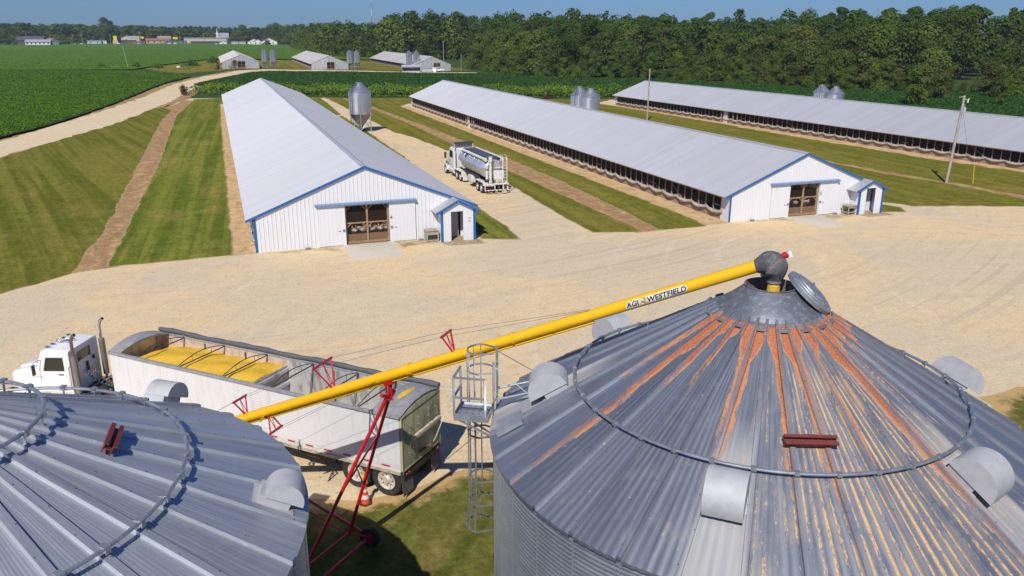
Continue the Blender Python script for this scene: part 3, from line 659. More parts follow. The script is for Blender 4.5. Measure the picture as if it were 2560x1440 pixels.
# ---- left bin
LX,LY,LR,LZ,LS=-5.50,15.1,6.38,6.64,.482
bL=thing('grain_bin',(LX,LY,0),0,'clean blue grey grain bin with two pipe rings, beside the truck cab','grain bin','grain bins')
phl=-2.1; zl=lambda r:LZ+LS*(LR-r)
bin_roof(bL,LR,LZ,LS,.6,phl,BINROOF2,set(),None,ribw=.09,ribh=.07,nsub=8,amp=.0045,ncor=49)
bin_wall(bL,LR,LZ,(-30,-20,-10,0,10))
for a in (-7.1,52.9,112.9,172.9,-127.1,-67.1): vent_hood(bL,a,5.95,LR,LZ,LS,.66,.37)
pipe_ring(bL,4.3,zl(4.3)+.21,36,phl,zl(4.3),wide=True); pipe_ring(bL,2.04,zl(2.04)+.30,18,phl,zl(2.04),wide=True)
channel(bL,3.08,4.,-9.5,zl(3.08)+.16)
mb=MB(); mb.lathe([(.75,zl(.75)+.02),(.6,zl(.6)+.1),(.4,zl(.4)+.12),(.4,zl(.4)+.35),(.42,zl(.4)+.36),(0,zl(.4)+.45)],32); mb.build('peak_cap',capm,bL)
for r in (5.2,2.8,1.2):
    mb=MB(); a=R(87.9); er=V(math.cos(a),math.sin(a),0); et=V(-er.y,er.x,0); mb.obox(er*r+V(0,0,zl(r)+.16),er*.03,et*.3,V(0,0,.02)); 
    for s_ in (-1,1): mb.obox(er*r+et*.28*s_+V(0,0,zl(r)+.08),er*.03,et*.02,V(0,0,.09))
    mb.build('roof_step',GALV,bL)
# ================================================================ auger
AD=V(.6997,-.5942,.3966).normalized(); A1=V(11.37,14.99,10.36); AN=V(.647,.762,0).normalized(); AU=AN.cross(AD)*-1
if AU.z<0: AU=-AU
AP=lambda t:A1-AD*t     # t metres down from the spout
au=thing('grain_auger',(2.3,21.7,0),0,'long yellow grain auger on a red wheeled frame reaching up to the bin lid','grain auger'); ao=V(2.3,21.7,0)
def loc_(p): return V(*p)-ao
ATUBE=.148
mb=MB(); mb.tube([loc_(AP(0)),loc_(AP(10.0))],ATUBE,24); mb.tube([loc_(AP(10.0)),loc_(AP(23.))],ATUBE*1.07,24)
for t in (10.0,16.45,20.5,5.4): mb.tube([loc_(AP(t-.06)),loc_(AP(t+.06))],ATUBE*1.22 if t>8 else ATUBE*1.06,24)
for t in (6.6,11.1,14.5): mb.tube([loc_(AP(t-.02)),loc_(AP(t+.02))],ATUBE*1.13,24)
mb.bar(loc_(AP(15.5)-AU*.05-AN*.17),loc_(AP(15.8)-AU*.22-AN*.17),.1,.02)
TB=mb.build('tube',YEL,au)
mb=MB(); mb.tube([loc_(AP(4.3)-AU*.185),loc_(AP(20)-AU*.185)],.042,10); mb.tube([loc_(AP(4.3)-AU*.155),loc_(AP(20)-AU*.155)],.02,6,1)
mb.build('drive_shaft',[YEL,DARK],au)
# spout boot: hood turning down into the collar
mb=MB(); dn=V(0,0,-1); secs=[]
hd_=AD; c0=AP(0)
path=[(AP(.10),AD,.165),(AP(.0),AD,.20),(AP(-.12),(AD+dn*.25),.275),(AP(-.24)-V(0,0,.07),(AD*.9+dn*.8),.33),(AP(-.33)-V(0,0,.20),(AD*.45+dn),.325),(AP(-.36)-V(0,0,.31),dn+AD*.15,.255),(AP(-.36)-V(0,0,.40),dn,.20),(AP(-.36)-V(0,0,.46),dn,.172)]
def cat(a,b,c,d,t): return .5*((2*b)+(-a+c)*t+(2*a-5*b+4*c-d)*t*t+(-a+3*b-3*c+d)*t**3)
pth=[]
for i in range(len(path)-1):
    g=lambda k:path[min(max(k,0),len(path)-1)]
    for j in range(4):
        t=j/4; pth.append(tuple(cat(g(i-1)[m_],g(i)[m_],g(i+1)[m_],g(i+2)[m_],t) for m_ in range(3)))
pth.append(path[-1])
for p,d_,r in pth:
    d_=V(*d_).normalized(); u=AN; w2=d_.cross(u).normalized()
    secs.append([loc_(p+(u*math.cos(2*PI*j/28)+w2*math.sin(2*PI*j/28))*r) for j in range(28)])
mb.loft(secs,cap=False); BT=mb.build('spout_boot',M('grey_rubber_boot',(.085,.085,.09),.75,0,.25,4.,col2=(.17,.16,.155)),au)
mb=MB(); mb.tube([loc_(AP(-.36)-V(0,0,.44)),loc_(AP(-.36)-V(0,0,.52))],.17,20,cap=False); mb.build('outlet_ring',GALVL,au)
mb=MB(); mb.tube([loc_(AP(-.36)-V(0,0,.48)),loc_(AP(-.36)-V(0,0,1.05))],[.14,.16],14); o=mb.build('falling_corn',CORN); o.location=ao; tag(o,'stream of yellow corn falling from the auger spout into the bin','corn stream')
mb=MB(); e0=AP(-.50)+V(0,0,.06); mb.tube([loc_(e0),loc_(e0+AD*.14)],.075,12); mb.obox(loc_(e0+AD*.17),AD*.05,AN*.06,AU*.07,1); mb.build('end_bearing',[REDP,WHITE],au)
# red cable trusses
def truss(t,h,w_,up=1):
    mb=MB(); b=AP(t)+AU*.14*up; l=b+AU*h*up-AN*w_/2; r_=b+AU*h*up+AN*w_/2
    mb.bar(loc_(l-AN*.05),loc_(r_+AN*.05),.055,.055)
    for s_,e_ in ((l,-.06),(r_,.06)): mb.bar(loc_(b+AN*e_),loc_(s_),.045,.045)
    m_=(l+r_)/2
    for e_ in (-.06,.06): mb.tube([loc_(b+AN*e_),loc_(m_)],.012,6)
    mb.build('truss',REDP,au); return l,r_
T=[truss(8.45,.52,.55),truss(12.76,.78,.9),truss(16.35,.5,.55)]; TL=truss(15.5,.5,.55,-1)
mb=MB()
for i in (0,1):
    s_=(-1,1)[i]; pts=[AP(4.3)+AU*.14+AN*.05*s_,T[0][i],T[1][i],T[2][i],AP(20)+AU*.1]
    for p,q_ in zip(pts[:-1],pts[1:]): mb.tube([loc_(p),loc_(q_)],.0045,5)
    pts=[AP(10.9)-AU*.0+AN*.15*s_,TL[i],AP(20)-AU*.1]
    for p,q_ in zip(pts[:-1],pts[1:]): mb.tube([loc_(p),loc_(q_)],.0045,5)
mb.build('cable',DARK,au)
mb=MB(); mb.tube([loc_(AP(2.8)-AU*.14),loc_(AP(2.8)-AU*.14-V(0,0,1.0))],.006,5); mb.build('rope',CREAM,au)
# undercarriage
ap=AP(10.82)-AU*.2; W1=V(3.17,22.27,.33); W2=V(1.1,20.3,.33); lowp=W1+(V(1.53,24.2,.85)-W1)*2.2; F1=V(2.57,22.45,.5); F2=V(1.08,21.11,.5)
leg1=(ap+AN*.10-V(0,0,.25)); leg2=(ap-AN*.06-V(0,0,.3))
mb=MB(); mb.bar(loc_(ap+V(0,0,.08)),loc_(ap-V(0,0,.55)),.13,.11); mb.bar(loc_(ap-V(0,0,.42)),loc_(ap-V(.28,.16,.30)),.1,.1); mb.obox(loc_(ap),AD*.14,AN*.12,AU*.05); mb.bar(loc_(ap-V(0,0,.5)),loc_(ap+V(.16,.1,-.3)),.07,.07)
mb.build('yoke',REDP,au)
for a_,b_ in ((leg1,F1),(leg2,F2)):
    mb=MB(); mb.tube([loc_(a_),loc_(b_)],.055,10); mb.build('leg',REDP,au)
mb=MB(); mb.tube([loc_(W1),loc_(W2)],.05,10)
mb.tube([loc_(F1),loc_(F2)],.04,8)
mb.build('axle',REDP,au)
for a_,b_,r_ in ((.30,.57,.03),(.65,.40,.02)):
    mb=MB(); mb.tube([loc_(leg1+(F1-leg1)*a_),loc_(leg2+(F2-leg2)*b_)],r_,8); mb.build('cross_brace',REDP,au)
for w_ in (W1,W2):
    mb=MB(); mb.tube([loc_(w_),loc_(lowp if w_ is W1 else lowp-AN*.5-V(0,0,.1))],.05,10); mb.build('side_arm',REDP,au)
mb=MB(); mb.tube([loc_(F1-V(0,0,.1)),loc_(lowp-V(.1,.1,.35))],.03,8); mb.tube([loc_(F1),loc_(W1)],.04,8); mb.tube([loc_(F2),loc_(W2)],.04,8); mb.build('brace',REDP,au)
def wheel(parent,c,axis,r,w_,rimr,rimmat,name='wheel',dish=.06):
    A=V(*axis).normalized(); c=V(*c); mb=MB()
    mb.lathe([(rimr,-w_/2*.8),(r*.9,-w_/2),(r*.985,-w_/2*.75),(r,-w_/2*.3),(r*.985,-w_*.04),(r*.985,w_*.04),(r,w_/2*.3),(r*.985,w_/2*.75),(r*.9,w_/2),(rimr,w_/2*.8)],28,c,0,axis=A)
    t=mb.build(name,BLACK,parent)
    mb=MB(); mb.lathe([(rimr*1.02,w_/2*.82),(rimr*.93,w_/2*.75),(rimr*.86,w_/2-dish),(rimr*.5,w_/2-dish-.02),(rimr*.34,w_/2-dish*.4),(rimr*.30,w_/2),(0,w_/2+.01)],24,c,0,axis=A)
    mb.lathe([(rimr*1.02,-w_/2*.82),(rimr*.86,-w_/2+dish),(0,-w_/2+dish+.01)],24,c,0,axis=A)
    u,v_=frame(A)
    for k in range(8):
        p=c+(u*math.cos(2*PI*k/8)+v_*math.sin(2*PI*k/8))*rimr*.62+A*(w_/2-dish-.01); mb.obox(p,u*.018,v_*.018,A*.02,1)
    mb.build('rim',[rimmat,DARK],t); return t
for w_ in (W1,W2): wheel(au,loc_(w_),AN,.33,.2,.19,REDP)
# decal lettering on the upper tube
def text_mesh(name,body,size,origin,ux,uy,mat,parent,depth=.004,offset=0.,bold=True,wrap=None):
    cu=bpy.data.curves.new(name,'FONT'); cu.body=body; cu.size=size; cu.align_x='LEFT'; cu.align_y='CENTER'; cu.offset=offset; cu.resolution_u=3; cu.space_character=1.08
    tmp=bpy.data.objects.new('tmp',cu); COL.objects.link(tmp); dg=bpy.context.evaluated_depsgraph_get()
    me=bpy.data.meshes.new_from_object(tmp.evaluated_get(dg)); bpy.data.objects.remove(tmp)
    bm=bmesh.new(); bm.from_mesh(me)
    if wrap:
        for k_ in range(-7,8): bmesh.ops.bisect_plane(bm,geom=bm.verts[:]+bm.edges[:]+bm.faces[:],plane_co=(0,k_*size*.075,0),plane_no=(0,1,0))
    bmesh.ops.triangulate(bm,faces=bm.faces); bm.to_mesh(me); bm.free()
    vs=[v.co.copy() for v in me.vertices]; fs=[tuple(p.vertices) for p in me.polygons]; bpy.data.meshes.remove(me)
    wd=max(v.x for v in vs)
    mb=MB(); P=[]
    for v in vs: P.append(wrap(v) if wrap else V(*origin)+V(*ux)*v.x+V(*uy)*v.y)
    mb.add(P,fs); o=mb.build(name,mat,parent); return o,wd
toc=(V(0,0,15.4)-AP(2.5)); toc=(toc-AD*toc.dot(AD)).normalized()
side=toc; upw=AD.cross(side); upw=upw if upw.z>0 else -upw
def wrapper(t0,r_,sl=.22,k=1.):
    def f(v):
        th=v.y*k/r_; return loc_(AP(t0-(v.x*k+v.y*k*sl))+(side*math.cos(th-.22)+upw*math.sin(th-.22))*r_)
    return f
INK=M('navy_decal',(.018,.016,.05),.4,0,.05,2.); DW=M('white_decal',(.8,.8,.8),.4,0,.03,2.)
text_mesh('decal','AGI',.185,None,None,None,INK,TB,offset=.006,wrap=wrapper(3.30,ATUBE+.007))
text_mesh('decal_outline','AGI',.185,None,None,None,DW,TB,offset=.028,wrap=wrapper(3.30,ATUBE+.0025))
text_mesh('decal','WESTFIELD',.185,None,None,None,INK,TB,offset=.006,wrap=wrapper(2.76,ATUBE+.007))
text_mesh('decal_outline','WESTFIELD',.185,None,None,None,DW,TB,offset=.028,wrap=wrapper(2.76,ATUBE+.0025))
f=wrapper(2.92,ATUBE+.004); mb=MB()
mb.add([f(V(x*.02,y*.02,0)) for y in range(-4,5) for x in (-.3,6.3)],[(2*i,2*i+1,2*i+3,2*i+2) for i in range(8)])
mb.build('decal_outline',DW,TB)
f=wrapper(2.92,ATUBE+.0065); mb=MB()
for k_,(a_,b_) in enumerate(((.02,.075),(-.02,.0),(-.05,-.035),(-.075,-.062))):
    xs=[i*.02 for i in range(7)]
    mb.add([f(V(x,(a_ if j==0 else b_)*(.25+.75*(x/.12)) if k_ else (a_+(b_-a_)*j) - .02*(1-x/.12)*(1-j),0)) for x in xs for j in (0,1)],[(2*i,2*i+2,2*i+3,2*i+1) for i in range(6)])
mb.build('decal_emblem',INK,TB)
# ================================================================ grain trailer
ALU=None
def alu():
    m,nt,b=newmat('trailer_side_aluminium'); N=NT(nt); O=N.coord('Object'); x,y,z=N.xyz(O)
    ln=N.ramp(N.m('ABSOLUTE',N.m('SUBTRACT',N.m('FRACT',N.m('MULTIPLY',z,10.)),.5)),.40,.47)
    st=N.noise(N.vec(x,N.m('MULTIPLY',y,2.2),N.m('MULTIPLY',z,.35)),2.2,5,.7); big=N.noise(O,.5,4,.6)
    c=N.mix(N.ramp(st,.45,.75),(.84,.85,.87),(.70,.69,.68)); c=N.mix(N.m('MULTIPLY',N.ramp(big,.45,.65),.4),c,(.88,.88,.90))
    low=N.m('MULTIPLY',N.ramp(N.m('ADD',z,N.m('MULTIPLY',st,.6)),1.30,1.75,1.,0.),.35); c=N.mix(low,c,(.40,.34,.27))
    c=N.mix(N.m('MULTIPLY',ln,.35),c,(.40,.40,.41))
    N.put(b.inputs['Base Color'],c); b.inputs['Metallic'].default_value=.25; N.put(b.inputs['Roughness'],N.m('MULTIPLY_ADD',st,.3,.3)); return m
ALU=alu()
TARP=M('grey_tarp',(.24,.245,.26),.7,0,.15,2.,col2=(.33,.32,.30)); TARPD=M('dark_tarp',(.10,.105,.115),.65,0,.2,3.)
INNER=M('worn_inner_steel',(.60,.59,.58),.45,.35,.25,1.2,(1,1,.4),col2=(.34,.31,.28)); INTAN=M('tan_inner_wall',(.58,.47,.39),.6,.1,.15,1.5,col2=(.42,.34,.28))
DOORM=M('weathered_rear_door',(.44,.42,.25),.95,0,.2,1.5,(1,1,.3),col2=(.28,.27,.16),spec=.1); GREYP=M('grey_rail',(.40,.41,.42),.5,.3,.15,3.,col2=(.30,.30,.30))
RIMW=M('white_wheel_rim',(.62,.58,.50),.5,.1,.2,8.,col2=(.34,.24,.15)); TAPE=M('red_reflective_tape',(.42,.02,.02),.4,0,.1,5.,col2=(.5,.1,.09))
FRAME=M('black_chassis',(.03,.03,.03),.7,.1,.3,5.,col2=(.10,.08,.06)); REDL=M('red_lens',(.35,.01,.01),.25,0,.1,5.); BOWM=M('rusty_bow_pipe',(.09,.06,.045),.7,.2,.2,6.)
TW,TL_,Z0,Z1=2.58,13.87,1.10,3.17; hw=TW/2
tr=thing('grain_trailer',(5.62,25.4,0),R(45.2),'long open silver grain trailer half full of corn, parked beside the bins','trailer')
mb=MB(); mb.box(-hw,-hw+.05,.06,TL_,Z0,Z1-.06); mb.box(hw-.05,hw,.06,TL_,Z0,Z1-.06); mb.box(-hw+.05,hw-.05,TL_-.05,TL_,Z0,Z1-.06); mb.box(-hw+.05,hw-.05,.06,TL_-.05,Z0,Z0+.08)
for sx in (-1,1):
    for y in (.08,TL_-.1): mb.box(sx*hw-.05 if sx>0 else -hw-.006,hw+.006 if sx>0 else -hw+.05,y,y+.1,Z0,Z1-.06)
mb.build('body',ALU,tr)
mb=MB()  # liner sheets stand just proud of the inside
DV=6.9
mb.box(hw-.062,hw-.052,.1,DV,Z0+.1,Z1-.08); mb.box(hw-.062,hw-.052,DV,TL_-.06,Z0+.1,Z1-.08,1); mb.box(-hw+.052,-hw+.062,.1,TL_-.06,Z0+.1,Z1-.08); mb.box(-hw+.06,hw-.06,TL_-.065,TL_-.055,Z0+.1,Z1-.08,0)
mb.box(-hw+.07,hw-.07,.1,DV-.1,Z0+.1,Z0+.12,2)
for y in (2.2,4.6,DV+2.1,DV+4.3): mb.box(hw-.10,hw-.064,y,y+.06,Z0+.1,Z1-.1,3)
mb.build('liner',[INNER,INTAN,M('grain_dust_floor',(.55,.44,.30),.9),BOWM],tr)
mb=MB()
for sx in (-1,1): mb.box(sx*hw-.07,sx*hw+.07,.0,TL_+.02,Z1-.06,Z1+.03)
mb.box(-hw,hw,TL_-.06,TL_+.03,Z1-.06,Z1+.03); o=mb.build('top_rail',GREYP,tr,bevel=.015)
mb=MB()   # divider with three ribs
mb.box(-hw+.06,hw-.06,DV,DV+.05,Z0+.1,Z1-.3)
for z in (1.55,2.1,2.65): mb.box(-hw+.06,hw-.06,DV-.07,DV-.001,z,z+.12,1)
mb.build('divider',[GREYP,INNER],tr)
def cap(y0,y1,rise,name):
    mb=MB(); n=12; secs=[]
    for y,k in ((y0,1.),(y1,.82)):
        secs.append([(x,y,Z1+.02+rise*k*(1-(x/hw)**2)) for x in [(-hw+TW*i/n) for i in range(n+1)]]+[(x,y,Z1-.03+rise*k*.85*(1-(x/hw)**2)) for x in [(hw-TW*i/n) for i in range(n+1)]])
    mb.loft(secs,smooth=True)
    yb=y0; mb.add([(x,yb,z) for x in [(-hw+TW*i/n) for i in range(n+1)] for z in (Z1,Z1+.02+rise*(1-(x/hw)**2))],[(2*i,2*i+2,2*i+3,2*i+1) for i in range(n)])
    return mb.build(name,TARP,tr)
cap(TL_+.02,TL_-.62,.30,'front_cap'); cap(-.02,1.15,.24,'rear_cap')
mb=MB(); n=40; pts=[(hw+.02+.012*math.sin(i*.9),.0+TL_*i/n,Z1+.13+.02*math.sin(i*.55)) for i in range(n+1)]; mb.tube(pts,[.10+.016*math.sin(i*1.7) for i in range(n+1)],12)
mb.build('tarp_roll',TARPD,tr)
mb=MB()
for y in (TL_-1.5,TL_-3.75,TL_-6.0,TL_-8.3,TL_-10.4,TL_-12.1):
    mb.tube([(-hw+.03,y,Z1-.02),(hw-.03,y,Z1-.02)],.026,8)
    mb.tube([(-hw+.03+ (TW-.06)*i/10,y+.02,Z1+.0+.24*math.sin(PI*i/10)) for i in range(11)],.018,6)
    for i in (3,7): mb.tube([(-hw+.03+(TW-.06)*i/10,y,Z1-.02),(-hw+.03+(TW-.06)*i/10,y+.02,Z1+.24*math.sin(PI*i/10))],.01,5)
mb.build('roof_bow',BOWM,tr)
mb=MB(); mb.box(-hw+.02,hw-.02,-.03,.06,Z0,Z1-.06); 
for x in (-hw,hw-.06): mb.box(x,x+.06,-.04,-.031,Z0-.1,Z1-.02)
mb.box(-hw+.06,hw-.06,-.04,-.031,Z0-.02,Z0+.06)
mb.prism([(-hw+.02,-.045,Z1-.07)]+[(-hw+.02+(TW-.04)*i/12,-.045,Z1-.05+.215*(1-((-hw+.02+(TW-.04)*i/12)/hw)**2)) for i in range(13)]+[(hw-.02,-.045,Z1-.07)],(0,.018,0))
mb.build('rear_door',DOORM,tr,bevel=.006)
mb=MB(); mb.obox((.15,-.11,2.14),(.98,0,.0),(0,.055,0),(0,0,.075)); mb.build('tarp_box',CREAM,tr,bevel=.01)
mb=MB()
for x,z in ((-.85,2.72),(-.3,2.82),(.35,2.85),(.9,2.7),(-.9,2.0)): mb.tube([(x,-.05,z),(x-.02,-.13,z-.02),(x+.02,-.13,z-.3),(x+.02,-.05,z-.32)],.014,6)
mb.build('grab_handle',GALVL,tr)
mb=MB(); mb.tube([(hw+.03,-.05,Z1+.1),(hw+.03,-.62,Z1+.02),(hw-.05,-.60,Z1-.1),(.55,-.22,1.55),(.45,-.2,1.5)],.018,6); mb.build('tarp_crank',GALVL,tr)
mb=MB(); mb.box(-.3,.5,-.14,-.06,1.36,1.42); mb.box(.3,.42,-.2,-.141,1.28,1.46); mb.build('gate_latch',M('rusty_latch',(.22,.14,.09),.7,.3,.3,8.),tr,bevel=.01)
q=MB(); q.box(-.0035,.0035,0,.33,Z0+.10,Z0+.16); t0=q.build('reflective_tape',TAPE,tr); y=.5; k=0
while y<TL_-.4:
    for x in (-hw-.0125,hw+.0125):
        o=t0 if k==0 else t0.copy(); k+=1
        if k>1: COL.objects.link(o); o.parent=tr
        o.location=(x,y,0)
    y+=.82
mb=MB()
for sx in (-1,1): mb.box(sx*hw-.05,sx*hw+.008,.05,TL_,Z0-.12,Z0)
mb.build('bottom_rail',M('cream_bottom_rail',(.50,.46,.36),.55,.1,.2,2.,col2=(.36,.30,.22)),tr)
mb=MB()
for x in (-.5,.5): mb.box(x-.06,x+.06,.1,TL_-1.2,.78,Z0)
for y in (.9,2.2,3.2,4.5,6,7.5,9,10.5): mb.box(-hw+.1,hw-.1,y,y+.1,Z0-.16,Z0-.01)
mb.box(-hw+.1,hw-.1,.0,.12,.72,.86); mb.box(-hw+.05,hw-.05,-.02,.1,.84,1.0)
for x in (-1.0,1.0): mb.box(x-.05,x+.05,3.0,4.6,.62,.92)
mb.build('chassis',FRAME,tr)
AXY=(.70,1.98)
for y in AXY:
    mb=MB(); mb.tube([(-hw+.3,y,.6),(hw-.3,y,.6)],.07,10); mb.build('axle',FRAME,tr)
    for sx in (-1,1):
        wheel(tr,(sx*(hw-.16),y,.60),(sx,0,0),.60,.30,.35,RIMW); wheel(tr,(sx*(hw-.49),y,.60),(-sx,0,0),.60,.30,.35,RIMW)
for sx in (-1,1):
    mb=MB(); mb.obox((sx*(hw-.33),.03,.60),(.33,0,0),(0,.006,0),(0,.05,.46)); mb.build('mud_flap',M('grey_rubber_flap',(.10,.095,.09),.8,0,.25,4.,col2=(.16,.14,.12)),tr)
    mb=MB(); mb.tube([(sx*.95,TL_-3.2,Z0-.1),(sx*.95,TL_-3.2,.3)],.06,10); mb.box(sx*.95-.12,sx*.95+.12,TL_-3.3,TL_-3.1,.24,.3); mb.build('landing_leg',FRAME,tr)
    for k in range(2):
        mb=MB(); mb.lathe([(.055,0),(.05,.02),(0,.03)],12,(sx*(1.05-.16*k),-.025,.92),0,axis=(0,-1,0)); mb.build('tail_light',REDL,tr)
mb=MB(); mb.prism([(-hw-.0,9.0,Z0-.12),(-hw,9.35,Z0-.12),(-hw,9.25,.72),(-hw,9.1,.72)],(.05,0,0)); mb.obox((-hw+.1,9.18,.66),(.12,0,0),(0,.1,0),(0,0,.07),1); mb.box(-hw+.2,.3,7.0,8.6,.72,.9,1); mb.build('slide_gear',[WHITE,M('muddy_steel',(.22,.17,.11),.8,.1,.25,8.)],tr)
# corn heap lying in the front hold
def heap(name,x0,x1,y0,y1,fn,loc,rz,label,cat,nx_=26,ny_=60):
    vs=[];fs=[]
    for j in range(ny_+1):
        for i in range(nx_+1):
            x=x0+(x1-x0)*i/nx_; y=y0+(y1-y0)*j/ny_; vs.append((x,y,fn(x,y)))
    for j in range(ny_):
        for i in range(nx_): a=j*(nx_+1)+i; fs.append((a,a+1,a+nx_+2,a+nx_+1))
    mb=MB(); mb.add(vs,fs,0,True); bnd=[(x0,y0),(x1,y0),(x1,y1),(x0,y1)]; zb=Z0+.13
    n=nx_+1; edge=[i for i in range(n)]+[j*n+nx_ for j in range(1,ny_+1)]+[ny_*n+i for i in range(nx_-1,-1,-1)]+[j*n for j in range(ny_-1,0,-1)]
    o_=len(mb.v); 
    for e_ in edge: mb.v.append((vs[e_][0],vs[e_][1],zb))
    m_=len(edge)
    for i in range(m_): mb.f.append((edge[i],o_+i,o_+(i+1)%m_,edge[(i+1)%m_])); mb.mi.append(0); mb.sm.append(False)
    mb.f.append(tuple(o_+i for i in range(m_))); mb.mi.append(0); mb.sm.append(False)
    o=mb.build(name,CORN); o.location=loc; o.rotation_euler=(0,0,rz); return tag(o,label,cat)
def cornz(x,y):
    d=TL_-y; a=.30*math.exp(-((d-2.0)/1.3)**2)+.20*math.exp(-((d-3.8)/.9)**2)+.22*math.exp(-((d-6.1)/.85)**2)+.10*math.exp(-((d-4.9)/.6)**2)
    side=(1-.35*abs(x/1.2)**2); front=min(1,max(0,(d-.1)/.7))
    return 2.50+front*.10+.03*d+a*side*1.25+.025*math.sin(x*5+y*3)+.02*math.sin(y*7-x*2)-.10*max(0,(x)/1.2)
heap('corn_heap',-hw+.07,hw-.07,DV+.06,TL_-.08,cornz,(5.62,25.4,0),R(45.2),'bright yellow corn heaped in the front hold of the silver trailer','corn heap')
mb=MB(); nn=20
ring=[(.35+.62*math.cos(2*PI*i/nn)*.33,.62+.2*math.sin(2*PI*i/nn)) for i in range(nn)]
capz=lambda x,y:Z1+.02+.24*(1-.18*(y+.02)/1.17)*(1-(x/hw)**2)
ring=[(.1+.55*math.cos(2*PI*i/nn)*(1+.12*math.sin(3*i)),.62+.13*math.sin(2*PI*i/nn)) for i in range(nn)]
mb.add([(x,y,capz(x,y)+.004) for x,y in ring]+[(.1+(x-.1)*.6,.62+(y-.62)*.6,capz(x,y)+.03) for x,y in ring]+[(.1,.62,capz(.1,.62)+.045)],[(i,(i+1)%nn,nn+(i+1)%nn,nn+i) for i in range(nn)]+[(nn+i,nn+(i+1)%nn,2*nn) for i in range(nn)],0,True)
o=mb.build('corn_spill',CORN); o.location=(5.62,25.4,0); o.rotation_euler=(0,0,R(45.2)); tag(o,'small patch of spilled corn on the grey rear tarp of the trailer','corn spill')
# ================================================================ white conventional tractor
def add_wheels(parent,front_y,rear_ys,w2,rimmat,r=.52):
    for sx in (-1,1): wheel(parent,(sx*(w2-.12),front_y,r),(sx,0,0),r,.28,.29,rimmat)
    for y in rear_ys:
        for sx in (-1,1): wheel(parent,(sx*(w2-.1),y,r),(sx,0,0),r,.27,.29,rimmat); wheel(parent,(sx*(w2-.43),y,r),(-sx,0,0),r,.27,.29,rimmat)
tk=thing('semi_tractor',(-6.40,36.33,0),R(65.6),'white day cab semi tractor with two chrome stacks, hitched to the silver trailer','semi tractor')
# origin under the cab's back wall; +y ahead, +x off side
mb=MB()
def sec(y,w_,z0,z1,r): return [(x,y,z) for x,z in rr(w_,z1-z0,r,4,0,(z0+z1)/2)]
mb.loft([sec(0,2.05,1.0,2.95,.10),sec(.05,2.1,.98,2.98,.14),sec(.95,2.08,.98,3.0,.16),sec(1.25,2.0,.98,2.92,.16),sec(1.62,1.86,.98,2.08,.12)],smooth=True)
mb.build('cab',WHITE,tk)
mb=MB(); mb.loft([sec(1.60,1.62,1.02,2.10,.18),sec(2.0,1.52,1.02,2.04,.2),sec(2.55,1.38,1.0,1.92,.2),sec(2.88,1.28,.95,1.82,.18),sec(2.97,1.12,1.0,1.70,.14)],smooth=True)
mb.loft([[(x,y,z) for x,z in rr(.5,.1,.045,3,0,zt)] for y,zt in ((1.7,2.10),(2.1,2.03),(2.75,1.89))],smooth=True)
mb.build('hood',WHITE,tk)
